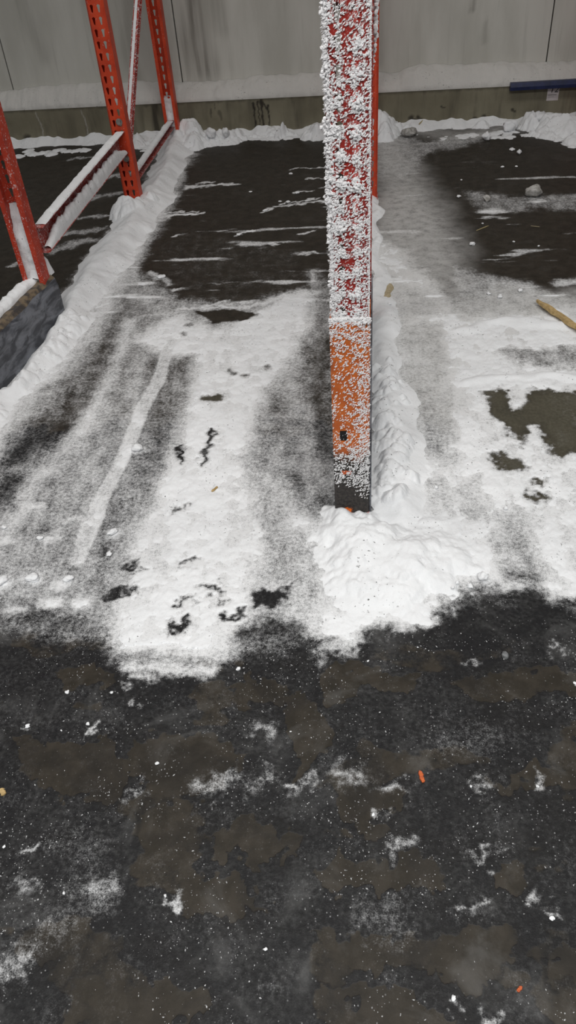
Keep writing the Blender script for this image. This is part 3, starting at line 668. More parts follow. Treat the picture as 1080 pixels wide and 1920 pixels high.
def upright(label, y0, y1, x0, x1, mf, mr, mb, snow=True, zlow=0.12, diag_rise=0.52, group=None):
    """one frame: front column (web to the aisle), rear column (web to the wall), braces between"""
    root = empty('upright_frame', ((x0 + x1) / 2, (y0 + y1) / 2, 0)); tag(root, label, 'rack frame', group)
    off = Vector(root.location)
    def L(p): return tuple(Vector(p) - off)
    fc = column(root, x0 - off.x, y0 - off.y, False, mf); rc = column(root, x1 - off.x, y1 - off.y, True, mr)
    a, b = y0 + 0.030, y1 - 0.030
    dirs = 1
    for k, z in enumerate((zlow, zlow + 1.15, zlow + 2.3)):
        hb = channel('horizontal_brace', L((x0 - .02, a, z)), L((x1 - .02, b, z)), 0.042, 0.036, mb, root)
        if snow and k == 0: SUB.append((snow_strip('brace_snow', L((x0 - .004, a + .05, z + .021)), L((x1 - .004, b - .05, z + .021)), 0.040, 0.016, root, 3 + int(y0 * 10)), hb))
    for k in range(2):
        z = zlow + 0.09 + 1.15 * k
        p, q = ((x0 - .02, a, z), (x1 - .02, b, z + 0.95)) if True else None
        db = channel('diagonal_brace', L(p), L(q), 0.040, 0.034, mb, root)
        if snow and k == 0:
            u = (Vector(q) - Vector(p)); upv = Vector((0, -u.z, u.y)).normalized()
            p2 = Vector(p) + u * .08 + upv * .020 + Vector((.014, 0, 0)); q2 = Vector(p) + u * .92 + upv * .020 + Vector((.014, 0, 0))
            SUB.append((snow_strip('brace_snow', L(p2), L(q2), 0.017, 0.005, root, 13 + int(y0 * 10)), db))
    for x, y in ((x0, y0 + CD_ / 2), (x1, y1 - CD_ / 2)):
        box_obj('base_plate', L((x, y, 0.004)), (0.098, 0.10, 0.008), mb, root)
    return root, fc, rc
Y1, Y2, Y3, Y4 = 1.690, 2.945, 4.262, 5.530
f_right, fcol, rcol = upright('tall red frame thickly furred with white frost, orange guard round its foot', Y1, Y2, -0.0525, -0.047, M_RED_COLD, M_RED_COLD, M_RED_COLD, snow=False)
f_right2, _, _ = upright('red frame standing behind the frost-furred column, against the kerb', Y3, Y4, -0.021, -0.03, M_RED, M_RED, M_BRACE, snow=False)
f_left, _, rc_left = upright('red frame with a scuffed steel guide rail running along its foot', Y1, Y2, -1.435, -1.374, M_RED_LEFT, M_RED_LEFT, M_BRACE)
f_left2, _, rc_left2 = upright('clean red frame with two bolts on its punched column, buried in the long snow bank', Y3, Y4 - 0.02, -1.332, -1.335, M_RED, M_RED, M_BRACE)
f_far, _, _ = upright('red frame standing beside the end of the dark blue beam', Y3, Y4, 1.36, 1.337, M_RED, M_RED, M_BRACE, snow=False)

# ---- row spacer between the two left frames
sp = empty('row_spacer', (-1.345, 3.6, 0.3)); tag(sp, 'snow-topped red channel spacer bolted between the two punched red columns', 'rack spacer')
so = Vector(sp.location)
sa, sb = Vector((-1.352, Y2 + 0.004, 0.345)), Vector((-1.345, Y3 - 0.004, 0.345))
spc = channel('spacer_channel', sa - so, sb - so, 0.105, 0.045, M_BRACE, sp)
for z in (0.39, 0.30):
    bolt(sp, Vector((-1.318, Y3 - .012, z + (0.055 if z > .35 else -0.035))) - so)
box_obj('end_plate', Vector((-1.335, Y3 - .004, .345)) - so, (0.055, .006, .10), M_RED, sp)
for o_ in (snow_strip('spacer_snow', np.array(sa - so) + (.022, .03, .0525), np.array(sb - so) + (.022, -.01, .0525), 0.046, 0.009, sp, 31, 120, full=0.1),
           snow_strip('spacer_snow', np.array(sa - so) + (.026, .03, -.0495), np.array(sb - so) + (.026, -.02, -.0495), 0.034, 0.042, sp, 37, 120, full=0.3)): SUB.append((o_, spc))

# ---- guide rail at the foot of the left front frame
def rail_mat():
    t = NT('scuffed_rail_steel'); p = t.pos(); n1 = t.noise(t.pos((2.2, 1, 3.2)), 9, 5, 0.6, 0.6); n2 = t.noise(p, 55, 4, 0.6)
    c = t.mix(t.ramp(n1, 0.35, 0.62), (0.20, 0.21, 0.235), (0.055, 0.058, 0.068))
    c = t.mix(t.ramp(n2, 0.62, 0.72, 0, 0.7), c, (0.025, 0.02, 0.02)); t.col(c); t.rough(0.5); t.bump(n2, 0.2, 0.003); return t.m
def rail_top_mat():
    t = NT('rail_worn_edge'); n1 = t.noise(t.pos(), 26, 4, 0.6)
    t.col(t.mix(t.ramp(n1, 0.4, 0.6), (0.17, 0.13, 0.085), (0.05, 0.045, 0.042))); t.rough(0.6); t.bump(n1, 0.3, 0.004); return t.m
M_RAIL, M_RTOP = rail_mat(), rail_top_mat()
def place(o, root):                                 # keep room coordinates, hang under the frame
    o.parent = root; o.matrix_parent_inverse = Matrix.Translation(root.location).inverted(); return o
ra, rb = Vector((-1.314, 2.952, 0)), Vector((-1.462, 1.74, 0))    # right face at the floor
def rail_pt(t, dx, z): return ra.lerp(rb, t) + Vector((dx, 0, z))
prof = [(0.0, 0.0), (0.004, 0.150), (-0.004, 0.186), (-0.020, 0.200), (-0.082, 0.200), (-0.096, 0.190), (-0.100, 0.15), (-0.100, 0.0)]
V = []; nseg = 24
for i in range(nseg + 1):
    t = i / nseg
    for dx, z in prof: V.append(rail_pt(t, dx + 0.004 * math.sin(i * 1.3) * (z > .1), z + 0.002 * math.sin(i * 2.1) * (z > .1)))
n = len(prof); Fc = [(i * n + j, i * n + j + 1, (i + 1) * n + j + 1, (i + 1) * n + j) for i in range(nseg) for j in range(n - 1)]
Fc += [tuple(range(n))[::-1], tuple(nseg * n + j for j in range(n))]
rail = mesh_obj('guide_rail', V, Fc, M_RAIL); rail.data.materials.append(M_RTOP)
bm = bmesh.new(); bm.from_mesh(rail.data); bmesh.ops.recalc_face_normals(bm, faces=bm.faces); bm.to_mesh(rail.data); bm.free()
for p in rail.data.polygons:
    if p.normal.z > 0.3: p.material_index = 1
place(rail, f_left); rail['label'] = 'dark scuffed steel guide rail with worn brown top edge'
p0 = rail_pt(0.0, -0.072, .198); p1 = rail_pt(1.0, -0.072, .198)
o = snow_strip('rail_snow', p0, p1, 0.055, 0.022, None, 41, 160, full=0.3); place(o, f_left); SUB.append((o, rail))
o = snow_strip('rail_snow', rail_pt(0.0, -0.045, .192) + Vector((0, .04, 0)), rail_pt(0.06, -0.045, .196), 0.06, 0.06, None, 44, 40, full=0.3); place(o, f_left); SUB.append((o, rail))
# snow packed inside the open rear columns
def column_fill(root, part, x, y, z0, z1, seed, mat=None):
    n_, m_ = 60, 9; zz = np.linspace(z0, z1, n_); xx = np.linspace(-CW / 2 + .004, CW / 2 - .004, m_)
    Xg, Zg = np.meshgrid(xx, zz); x_, z_ = Xg.ravel(), Zg.ravel()
    yy = y - 0.052 + 0.016 * fbm(x_, z_, 25, 3, seed) + 0.045 * sstep(z1 - 0.15, z1, z_)
    i = np.arange(n_ * m_).reshape(n_, m_); Qs = np.stack([i[:-1, :-1], i[:-1, 1:], i[1:, 1:], i[1:, :-1]], -1).reshape(-1, 4)
    o = np_mesh('packed_snow', np.stack([x_ + x, yy, z_], 1), Qs, M_SNOW, {'grey': np.full(len(x_), 0.15)}); o['kind'] = 'stuff'; place(o, root); SUB.append((o, part))
column_fill(f_left, rc_left, -1.374, Y2, 0.0, 0.50, 61)
column_fill(f_left2, rc_left2, -1.335, Y4 - .02, 0.0, 0.28, 67)

# ------------------------------------------------------------------ column guard and frost on the near right column
PZ = 0.622
def guard_mat():
    t = NT('orange_guard_paint'); p = t.pos(); sx = t.node('ShaderNodeSeparateXYZ'); t.link(t.node('ShaderNodeNewGeometry').outputs['Position'], sx.inputs[0])
    n1 = t.noise(p, 30, 5, 0.6); n2 = t.noise(p, 130, 4, 0.65)
    c = t.mix(t.ramp(n1, 0.35, 0.65), (0.66, 0.17, 0.035), (0.50, 0.115, 0.026))
    wz = t.math('ADD', sx.outputs[2], t.math('MULTIPLY', t.math('SUBTRACT', n1, 0.5), 0.12))
    c = t.mix(t.ramp(wz, 0.20, 0.26, 1, 0), c, t.mix(t.ramp(n2, 0.35, 0.65), (0.02, 0.018, 0.017), (0.055, 0.047, 0.042)))
    hx = t.math('ABSOLUTE', t.math('ADD', sx.outputs[0], 0.066)); hz = t.math('ABSOLUTE', t.math('SUBTRACT', sx.outputs[2], 0.165))
    c = t.mix(t.math('MULTIPLY', t.ramp(t.math('ADD', hx, t.math('MULTIPLY', n2, .012)), 0.017, 0.021, 1, 0), t.ramp(t.math('ADD', hz, t.math('MULTIPLY', n2, .008)), 0.009, 0.012, 1, 0)), c, (0.58, 0.11, 0.03))
    hx = t.math('ABSOLUTE', t.math('ADD', sx.outputs[0], 0.068)); hz = t.math('ABSOLUTE', t.math('SUBTRACT', sx.outputs[2], 0.022))
    c = t.mix(t.math('MULTIPLY', t.ramp(t.math('ADD', hx, t.math('MULTIPLY', n2, .02)), 0.022, 0.026, 1, 0), t.ramp(t.math('ADD', hz, t.math('MULTIPLY', n2, .02)), 0.020, 0.026, 1, 0)), c, (0.72, 0.16, 0.02))
    t.col(c); t.rough(0.5); t.bump(n2, 0.2, 0.002); return t.m
gm = guard_mat()
GX0, GX1, GF = -0.1015, -0.0035, 1.678              # sides and face of the guard
gp = [(GX0, 1.80), (GX0, GF + .006), (GX0 + .006, GF), (GX1 - .026, GF), (GX1 - .002, GF + .014), (GX1, GF + .022), (GX1, 1.80),
      (GX1 - .005, 1.80), (GX1 - .005, GF + .022), (GX1 - .028, GF + .005), (GX0 + .008, GF + .005), (GX0 + .005, GF + .008), (GX0 + .005, 1.80)]
V = [(x, y, z) for z in (0.002, 0.2, 0.4, PZ) for x, y in gp]; n = len(gp)
Fc = [(k * n + i, k * n + (i + 1) % n, (k + 1) * n + (i + 1) % n, (k + 1) * n + i) for k in range(3) for i in range(n)]
Fc += [(3 * n + a, 3 * n + b, 3 * n + c_, 3 * n + d) for a, b, c_, d in ((0, 1, 11, 12), (1, 2, 10, 11), (2, 3, 9, 10), (3, 4, 5, 8), (3, 8, 9, 9), (5, 6, 7, 8)) if len({a, b, c_, d}) == 4] + [(3 * n + 3, 3 * n + 8, 3 * n + 9)]
guard = mesh_obj('column_guard', V, Fc, gm)
bm = bmesh.new(); bm.from_mesh(guard.data); bmesh.ops.recalc_face_normals(bm, faces=bm.faces); bm.to_mesh(guard.data); bm.free()
place(guard, f_right); guard['label'] = 'orange steel column guard, black and scuffed at the bottom'
o = box_obj('anchor_slot', (-0.0725, GF - .001, .292), (.019, .004, .030), M_DARK, None, .001); place(o, f_right); SUB.append((o, guard))
# long side plate of the right row, seen along its edge
sp_ = mesh_obj('side_plate', [(GX1 + a, y, z) for a, y, z in ((.001, 1.70, 0), (.001, 2.9, 0), (.001, 2.9, .19), (.001, 1.70, .19), (.006, 1.70, 0), (.006, 2.9, 0), (.006, 2.9, .19), (.006, 1.70, .19))],
               [(0, 3, 2, 1), (4, 5, 6, 7), (0, 1, 5, 4), (3, 7, 6, 2), (0, 4, 7, 3), (1, 2, 6, 5)], M_RAIL); place(sp_, f_right)

OCT = np.array([(1, 0, 0), (-1, 0, 0), (0, 1, 0), (0, -1, 0), (0, 0, 1), (0, 0, -1)], float)
OCF = np.array([(0, 2, 4), (2, 1, 4), (1, 3, 4), (3, 0, 4), (2, 0, 5), (1, 2, 5), (3, 1, 5), (0, 3, 5)])
def rot_batch(ax, ay, az):
    cx_, sx_, cy_, sy_, cz_, sz_ = np.cos(ax), np.sin(ax), np.cos(ay), np.sin(ay), np.cos(az), np.sin(az)
    Z = np.zeros_like(ax); O = np.ones_like(ax)
    A = np.stack([np.stack([O, Z, Z], -1), np.stack([Z, cx_, -sx_], -1), np.stack([Z, sx_, cx_], -1)], 1)
    B = np.stack([np.stack([cy_, Z, sy_], -1), np.stack([Z, O, Z], -1), np.stack([-sy_, Z, cy_], -1)], 1)
    C = np.stack([np.stack([cz_, -sz_, Z], -1), np.stack([sz_, cz_, Z], -1), np.stack([Z, Z, O], -1)], 1)
    return C @ B @ A
def flakes(P, S3, R, jit=0.25):
    n = len(P); base = OCT[None] * (1 + jit * (RNG.random((n, 6, 1)) - .5) * 2) * S3[:, None, :]
    V = np.einsum('nij,nkj->nki', R, base) + P[:, None, :]
    Fq = OCF[None] + (np.arange(n) * 6)[:, None, None]
    return V.reshape(-1, 3), Fq.reshape(-1, 3)
def ico(k):
    b = bmesh.new(); bmesh.ops.create_icosphere(b, subdivisions=k, radius=1); b.verts.index_update()
    v = np.array([p.co[:] for p in b.verts]); f = np.array([[p.index for p in q.verts] for q in b.faces]); b.free(); return v, f
ICV, ICF = ico(1); IC3, IF3 = ico(3)
def blobs(P, R_, squash=None):
    n = len(P); V = np.repeat(ICV[None], n, 0)
    ph = RNG.random((n, 1, 3)) * 20
    nz = np.sin(V[..., 0] * 3.1 + ph[..., 0]) * np.sin(V[..., 1] * 3.7 + ph[..., 1]) * np.sin(V[..., 2] * 3.3 + ph[..., 2]) + 0.5 * np.sin(V[..., 0] * 7 + V[..., 2] * 6 + ph[..., 1])
    V = V * (1 + 0.15 * nz[..., None] + 0.7 * (RNG.random(nz.shape)[..., None] - .5))
    V = V * (R_[:, None, None] if R_.ndim == 1 else R_[:, None, :]) + P[:, None, :]
    Fq = ICF[None] + (np.arange(n) * len(ICV))[:, None, None]
    return V.reshape(-1, 3), Fq.reshape(-1, 3)
def join(parts):
    Vs, Fs, k = [], [], 0
    for V, Fq in parts: Vs.append(V); Fs.append(Fq + k); k += len(V)
    return np.vstack(Vs), np.vstack(Fs)
# upper frost: needles all over the web, cushions around the slots, a thick fringe on the left edge
hw = CW / 2; fx0 = -0.0525
def needle_field(n, x0, x1, z0, z1, dens, y, size=(.0042, .0017, .0016), proud=.0015):
    x = RNG.uniform(x0, x1, n); z = RNG.uniform(z0, z1, n); k = RNG.random(n) < dens(x, z); x, z = x[k], z[k]; n = len(x)
    yy = y(x) if callable(y) else np.full(n, y)
    P = np.stack([x, yy - proud * RNG.random(n) * 1.5, z], 1)
    S3 = np.stack([size[0] * RNG.uniform(.5, 1.35, n), size[1] * RNG.uniform(.6, 1.4, n), size[2] * RNG.uniform(.6, 1.4, n)], 1)
    R = rot_batch(RNG.uniform(-.6, .6, n), RNG.normal(-.65, .45, n), RNG.normal(0, .45, n))
    return flakes(P, S3, R)
Z0, Z1 = PZ, 2.2
slots_z = np.arange(1, 60) * PIT + .006 + PIT / 2
slots_z = slots_z[(slots_z > Z0 - .01) & (slots_z < Z1)]
def face_y(x):                                       # web with chamfered corners
    e = np.abs(x - fx0) - (hw - .010); return Y1 - .001 + np.clip(e, 0, .02)
def dens_up(x, z):
    n1 = fbm(x, z, 55, 3, 101) + 0.5 * fbm(x, z, 14, 2, 104)
    d = 0.56 + 0.9 * n1
    d = d + 0.55 * sstep(fx0 - hw + .020, fx0 - hw + .006, x) + 0.35 * sstep(fx0 + hw - .006, fx0 + hw - .001, x)
    d = d - 0.42 * np.exp(-((x - fx0 - .002) / .010) ** 2) - 0.12
    return np.clip(d, 0.12, 1)
nf = 5200; zf = RNG.uniform(Z0, 1.6, nf); yf = Y1 + .008 + RNG.random(nf) ** 1.4 * .066
Pf = np.stack([np.full(nf, fx0 + hw) + RNG.random(nf) * .002, yf, zf], 1)
parts = [flakes(Pf, np.stack([RNG.uniform(.002, .0045, nf), RNG.uniform(.001, .002, nf), RNG.uniform(.001, .0022, nf)], 1), rot_batch(RNG.uniform(-1, 1, nf), RNG.normal(-.6, .5, nf), RNG.normal(1.4, .5, nf))), needle_field(9500, fx0 - hw - .003, fx0 + hw + .001, Z0, 1.45, dens_up, face_y), needle_field(4200, fx0 - hw - .003, fx0 + hw + .001, 1.45, Z1, dens_up, face_y)]
bp, br = [], []
for z in slots_z:
    for sx_ in (-1, 1):
        if RNG.random() < 0.12 or (sx_ < 0 and 1.16 < z < 1.30) or (sx_ > 0 and 1.23 < z < 1.30): continue
        big = RNG.uniform(.45, 1.25) * (0.75 if z < 0.80 else 1.0)
        cxx, czz = RNG.normal(0, .003), RNG.normal(-.004, .004)
        for _ in range(int(20 + 46 * big)):
            a_, b_ = RNG.normal(0, .0068), RNG.normal(0, .0082); bp.append((fx0 + sx_ * .018 + cxx + a_, Y1 - .001 - .010 * big * RNG.random() * math.exp(-(a_ * a_ + b_ * b_) / .00012), z + czz + b_)); br.append(RNG.uniform(.0014, .0034) * (0.75 + .35 * big))
zz = Z0
while zz < Z1:                                       # fringe on the left edge
    k = 0.75 + 0.45 * math.sin(zz * 37) * math.sin(zz * 91) + RNG.normal(0, .12); k = max(.35, k) * (0.65 if zz < .82 else 1)
    for _ in range(3):
        bp.append((fx0 - hw + .007 - RNG.random() * .012 * k, Y1 + RNG.uniform(-.006, .006) * k, zz + RNG.normal(0, .003))); br.append(RNG.uniform(.0016, .0042) * (.5 + .5 * k))
    if RNG.random() < .7: bp.append((fx0 - hw + RNG.uniform(0, .016), Y1 - .003 * RNG.random(), zz)); br.append(RNG.uniform(.0016, .0034))
    zz += .0028
zz = Z0
while zz < Z1:                                       # thin white edge on the right flange
    bp.append((fx0 + hw - .001, Y1 + .012 + RNG.uniform(0, .05), zz)); br.append(RNG.uniform(.0015, .0034)); bp.append((fx0 + hw + .0005, Y1 + .008 + RNG.uniform(0, .02), zz + .001)); br.append(RNG.uniform(.0015, .003)); zz += .0025
for _ in range(260):                                   # bead of frost on the top edge of the guard
    bp.append((RNG.uniform(GX0, GX1), GF + RNG.uniform(0, .008), PZ + RNG.uniform(-.004, .010))); br.append(RNG.uniform(.0016, .0038))
bp, br = np.array(bp), np.array(br)
parts.append(blobs(bp, br))
nn = 9000; pick = RNG.integers(0, len(bp), nn); dv = RNG.normal(0, 1, (nn, 3)); dv /= np.linalg.norm(dv, axis=1)[:, None]; dv[:, 1] = -np.abs(dv[:, 1])
Pn = bp[pick] + dv * br[pick][:, None] * 1.0
parts.append(flakes(Pn, np.stack([RNG.uniform(.002, .0042, nn), RNG.uniform(.0009, .0018, nn), RNG.uniform(.0009, .0018, nn)], 1), rot_batch(RNG.uniform(-1, 1, nn), RNG.normal(-.5, .6, nn), RNG.uniform(-1.2, 1.2, nn))))
V, Fq = join(parts)
o = np_mesh('frost', V, Fq, M_RIME, smooth=False); o['kind'] = 'stuff'; place(o, f_right); SUB.append((o, fcol)); o['label'] = 'thick white needle frost clustered round the slots'
# frost on the guard
def dens_g(x, z):
    n1 = fbm(x, z, 60, 3, 111) + 0.4 * fbm(x, z, 18, 2, 114)
    d = 0.20 + 0.42 * sstep(.52, .62, z) + 0.7 * n1 + 0.22 * sstep(.34, .25, z)
    d = d + 0.40 * sstep(GX1 - .034, GX1 - .022, x)
    return np.clip(d, 0.05, 1) * sstep(.10, .17, z + .02 * n1 + .04 * sstep(GX1 - .05, GX1 - .02, x))
def guard_y(x): return GF - .0005 + np.clip(x - (GX1 - .026), 0, .03) * 0.6
V, Fq = needle_field(7000, GX0 + .001, GX1, .06, PZ, dens_g, guard_y, (.0040, .0015, .0014))
o = np_mesh('frost', V, Fq, M_RIME, smooth=False); o['kind'] = 'stuff'; place(o, f_right); SUB.append((o, guard))
# frost on the flank of the second column of that row
bp, br = [], []
for z in np.arange(0.90, 2.2, .004):
    k = min(1, (z - .9) / .10)
    bp.append((-0.003 + .008 * k + RNG.normal(0, .002), Y2 - .03 + RNG.uniform(-.035, .02), z)); br.append((.004 + .006 * RNG.random()) * (0.35 + .65 * k))
V, Fq = blobs(np.array(bp), np.array(br)); o = np_mesh('frost', V, Fq, M_RIME, smooth=False); o['kind'] = 'stuff'; place(o, f_right); SUB.append((o, rcol))

# ------------------------------------------------------------------ blue beam and location label
be = empty('steel_beam', (1.55, 5.50, 0.2)); tag(be, 'dark blue steel beam in front of the kerb above the white label', 'beam')
bo = Vector(be.location)
bx0, bx1, by = 0.862, 2.6, 5.548
prof = [(0, .198), (-.024, .203), (-.026, .222), (-.012, .243), (.020, .243), (.020, .198)]
V = [Vector((x, by + y - 0.0, z + (0.0 if x < 1 else 0.012))) - bo for x in (bx0, bx1) for y, z in prof]; n = len(prof)
Fc = [(i, (i + 1) % n, n + (i + 1) % n, n + i) for i in range(n)] + [tuple(range(n))[::-1], tuple(range(n, 2 * n))]
beam = mesh_obj('beam_profile', V, Fc, M_BLUE, be)
bm = bmesh.new(); bm.from_mesh(beam.data); bmesh.ops.recalc_face_normals(bm, faces=bm.faces); bm.to_mesh(beam.data); bm.free()
box_obj('end_clip', Vector((1.337, by - .008, .215)) - bo, (.06, .03, .07), M_BLUE, be)
lab = empty('location_label', (1.14, KY - .001, .167)); tag(lab, 'white paper label printed 12 stuck on the concrete kerb under the blue beam', 'label'); lo = Vector(lab.location)
box_obj('paper', (0, 0, -.002), (.072, .0012, .082), M_LABEL, lab, 0.0003)
def text_mesh(name, body, size, loc, parent, mat, shear=0.0):
    cu = bpy.data.curves.new(name, 'FONT'); cu.body = body; cu.size = size; cu.align_x = 'CENTER'; cu.shear = shear; cu.extrude = 0.0002
    tmp = bpy.data.objects.new(name, cu); COL.objects.link(tmp); bpy.context.view_layer.update()
    me = bpy.data.meshes.new_from_object(tmp.evaluated_get(bpy.context.evaluated_depsgraph_get())); bpy.data.objects.remove(tmp)
    me.materials.clear(); me.materials.append(mat)
    o = bpy.data.objects.new(name, me); COL.objects.link(o); o.parent = parent; o.location = loc; o.rotation_euler = (math.pi / 2, 0, 0); return o
text_mesh('printed_number', '12', .055, (.004, -.0009, .004), lab, M_BLACK, 0.2)
for k, (z, wd) in enumerate(((-.010, .050), (-.022, .034))):        # two lines of print too small to read
    for j in range(7):
        box_obj('print_line', (-.027 + j * wd / 6.5, -.0008, z), (wd / 6.5 * .7, .0004, .0035 if k == 0 else .002), M_BLACK if k == 0 else M_STEEL, lab, 0)

# ------------------------------------------------------------------ loose things on the floor
def shard(name, pts, wd, th, mat, label, cat, z=0.0, seed=0, group=None, tilt=0.0, n=9):
    """split sliver of wood with a ragged outline, from a to b on the floor"""
    r = random.Random(seed); a, b = Vector((*pts[0], z)), Vector((*pts[1], z + tilt)); d = (b - a); L = d.length; d.normalize()
    lt = Vector((d.y, -d.x, 0)).normalized(); up = Vector((0, 0, 1)); root = (a + b) / 2; V = []
    for i in range(n):
        t = i / (n - 1); k = min(1, .35 + 5 * t, .45 + 4 * (1 - t)); e1 = wd / 2 * k * (1 + r.uniform(-.2, .2)); e2 = wd / 2 * k * (1 + r.uniform(-.2, .2)); hh = th * (1 + r.uniform(-.25, .2))
        c_ = a + d * L * t + lt * r.uniform(-.06, .06) * wd - root
        V += [c_ - lt * e1, c_ + lt * e2, c_ + lt * e2 * .82 + up * hh, c_ - lt * e1 * .7 + up * hh * .9]
    Fc = [(i * 4 + j, i * 4 + (j + 1) % 4, i * 4 + 4 + (j + 1) % 4, i * 4 + 4 + j) for i in range(n - 1) for j in range(4)] + [(3, 2, 1, 0), tuple(4 * n - 4 + j for j in range(4))]
    o = mesh_obj(name, V, Fc, mat); o.location = root
    bm = bmesh.new(); bm.from_mesh(o.data); bmesh.ops.recalc_face_normals(bm, faces=bm.faces); bm.to_mesh(o.data); bm.free()
    tag(o, label, cat, group); return o
def fxy(u, v): return tuple(F(u, v)[:2])
def ground(x, y):
    Xg, Yg, Hg = GROUND; j = int(np.clip(np.searchsorted(Yg[:, 0], y), 0, sh[0] - 1)); i_ = int(np.argmin(np.abs(Xg[j] - x))); return max(0.0, float(Hg[j, i_]))
def top_z(u, v):
    x, y = fxy(u, v); return ground(x, y)
shard('wood_splinter', (fxy(1006, 572), fxy(1098, 634)), .028, .012, M_WOOD, 'long tan wood splinter lying on the snow', 'wood', top_z(1050, 600) + .014, 3, n=12)
shard('cardboard_scrap', (fxy(733, 534), fxy(721, 567)), .030, .005, M_CHIP, 'tan cardboard scrap lying on snow beside the frosted column', 'scrap', top_z(727, 550) + .001, 5)
shard('straw', (fxy(893, 433), fxy(916, 424)), .004, .003, M_STRAW, 'thin pale straw on the dark bare floor', 'straw', 0.001, 6)
shard('straw', (fxy(995, 424), fxy(1012, 426)), .003, .002, M_CHIP, 'thin brown straw on the dark bare floor', 'straw', 0.001, 7)
shard('wood_chip', (fxy(397, 923), fxy(408, 914)), .009, .003, M_WOOD, 'small brown wood chip on the white snow sheet', 'wood', top_z(403, 919) + .001, 8)
shard('paint_chip', (fxy(787, 1446), fxy(794, 1468)), .010, .003, M_FLAKE, 'orange paint chip beside frost smudges on the dark aisle ice', 'paint chip', 0.001, 9)
shard('paint_chip', (fxy(970, 1860), fxy(978, 1850)), .006, .002, M_FLAKE, 'tiny orange paint chip on a bare brown patch of the aisle', 'paint chip', 0.001, 10)
shard('wood_flake', (fxy(0 + 8, 1492), fxy(2, 1480)), .012, .003, M_WOOD, 'small tan wood flake on the aisle ice', 'wood', 0.001, 12)
shard('stick', (fxy(785, 243), fxy(803, 232)), .008, .006, M_STRAW, 'pale stick leaning in the drift at the kerb foot', 'stick', top_z(785, 243) + .002, 14, tilt=.02)
def lump(name, u, v, r, mat, label, cat, group=None, flat=0.6, seed=0, angular=False):
    x, y = fxy(u, v); z = ground(x, y); rr = np.random.default_rng(seed)
    V = IC3.copy(); off3 = Vector(rr.random(3) * 40)
    if angular:
        for _ in range(9):
            d = rr.normal(0, 1, 3); d /= np.linalg.norm(d); cut = rr.uniform(.55, .85); dd = V @ d; V = V - np.outer(np.clip(dd - cut, 0, None), d)
    nz = np.array([mnoise.noise(Vector(p) * 1.3 + off3) * 0.55 + mnoise.noise(Vector(p) * 3.1 + off3) * 0.28 + mnoise.noise(Vector(p) * 7.0 + off3) * 0.14 for p in V])
    V = V * (1 + (0.35 if angular else 0.8) * nz)[:, None] * np.array([1, rr.uniform(.6, .95), flat]) * r
    a = rr.random() * 6.28; V = V @ np.array([(math.cos(a), math.sin(a), 0), (-math.sin(a), math.cos(a), 0), (0, 0, 1)])
    V[:, 2] -= V[:, 2].min() * 0.75
    V[:, 2] = np.maximum(V[:, 2], -0.0005)
    me = bpy.data.meshes.new(name); me.from_pydata(V.tolist(), [], IF3.tolist()); me.update(); me.materials.append(mat)
    me.polygons.foreach_set('use_smooth', [not angular] * len(me.polygons))
    o = bpy.data.objects.new(name, me); COL.objects.link(o); o.location = (x, y, z); tag(o, label, cat, group); return o
lump('ice_chunk', 1000, 368, .050, M_ICE, 'largest grey ice chunk on the dark floor near the kerb', 'ice', flat=.75, seed=1, angular=True)
lump('ice_chunk', 912, 377, .024, M_ICE, 'pale ice chunk beside the largest grey one on the dark floor', 'ice', flat=.8, seed=2, angular=True)
lump('ice_chunk', 946, 1231, .011, M_STONE, 'dark grey ice pebble on the aisle ice', 'ice', flat=.9, seed=3, angular=True)
lump('ice_chunk', 768, 255, .055, M_ICE, 'dirty rounded ice block at the edge of the kerb drift', 'ice', flat=.5, seed=4)
for k, (u, v, r) in enumerate(((258, 843, .020), (212, 1000, .015), (62, 1086, .018), (4, 1092, .018), (130, 1086, .014), (75, 1010, .010), (205, 1040, .009), (8, 990, .010))):
    lump('snow_clump', u, v, r, M_SNOW, 'rounded white snow clump on the grey trampled lane', 'snow', 'snow clumps on the trampled lane', .45, 20 + k)
for k, (u, v, r) in enumerate(((857, 1095, .007), (881, 1101, .008), (848, 1108, .005), (905, 1085, .014), (818, 915, .006), (948, 955, .006))):
    lump('snow_clump', u, v, r, M_SNOW, 'small snow ball rolled off the snow pile', 'snow', 'snow balls beside the pile', .8, 40 + k)
for k, (u, v, r) in enumerate(((885, 459, .014), (905, 420, .006), (937, 558, .014), (975, 546, .012), (916, 552, .010), (730, 575, .009), (963, 454, .006), (1010, 462, .006), (942, 314, .010), (968, 313, .008), (865, 338, .006), (860, 370, .012), (973, 288, .022), (960, 282, .016))):
    lump('snow_clump', u, v, r, M_SNOW, 'small snow crumb on the dark floor right of the frosted column', 'snow', 'snow crumbs on the dark right lane', .5, 60 + k)
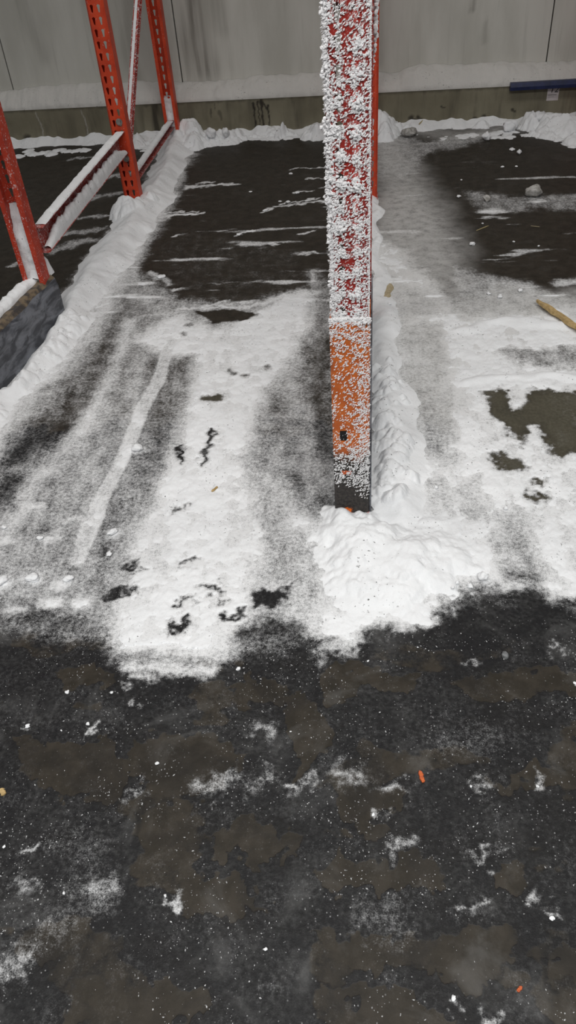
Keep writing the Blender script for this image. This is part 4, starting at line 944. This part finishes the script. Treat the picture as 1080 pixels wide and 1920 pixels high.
for k, (u, v, r) in enumerate(((447, 1255, .009), (126, 1299, .008), (210, 1299, .006), (128, 1296, .005), (52, 1362, .009), (165, 1358, .008), (1078, 1282, .008), (1008, 1475, .006), (700, 1528, .006), (545, 1372, .004), (883, 1475, .005), (120, 1675, .005), (498, 1780, .006), (850, 1872, .008), (310, 1680, .006), (115, 1370, .004), (295, 1432, .007), (8, 1588, .005), (690, 1240, .005), (1035, 1722, .007), (783, 1214, .004))):
    lump('snow_clump', u, v, r * .62, M_SNOW, 'tiny white snow crumb on the dark aisle ice', 'snow', 'snow crumbs on the aisle', .5, 80 + k)
for k, (u, v, r) in enumerate(((557, 362, .016), (540, 379, .014), (498, 395, .016), (470, 360, .010), (448, 440, .014), (302, 520, .02), (545, 326, .012), (525, 378, .01))):
    lump('snow_clump', u, v, r, M_SNOW, 'flat snow flake on the dark scraped lane floor', 'snow', 'snow flakes on the scraped lane', .25, 110 + k)
for k, (u, v, r) in enumerate(((505, 236, .04), (955, 246, .045), (1010, 236, .05), (912, 262, .03), (425, 268, .035), (398, 270, .04))):
    lump('snow_clump', u, v, r, M_SNOW, 'rough snow lump in the drift along the kerb', 'snow', 'snow lumps of the kerb drift', .8, 140 + k)
# grains of ice scattered over the aisle, beyond counting
n = 16000
y = 0.3 + 0.95 * RNG.random(n) ** 0.8; x = RNG.uniform(-1, 1, n) * (GA + GB * y) + GC * y
k = RNG.random(n) < np.clip(0.28 + 2.2 * fbm(x, y, 5, 4, 201), .04, 1); x, y = x[k], y[k]; n = len(x)
s = 0.0005 + 0.0011 * RNG.random(n) ** 3
V, Fq = flakes(np.stack([x, y, s * .5], 1), np.stack([s * RNG.uniform(.8, 2.2, n), s, s * .7], 1), rot_batch(RNG.uniform(-.4, .4, n), RNG.uniform(-.4, .4, n), RNG.uniform(0, 6.3, n)))
o = np_mesh('ice_grains', V, Fq, M_GRAIN, smooth=False); tag(o, 'scattered fine white ice grains over the dark aisle floor', 'ice grains', kind='stuff')

# ------------------------------------------------------------------ hang snow and frost under the part that carries it
bpy.context.view_layer.update()
for ch, part in SUB:
    wm = ch.matrix_world.copy(); ch.parent = part
    ch.matrix_parent_inverse = part.matrix_world.inverted() @ wm @ ch.matrix_basis.inverted()
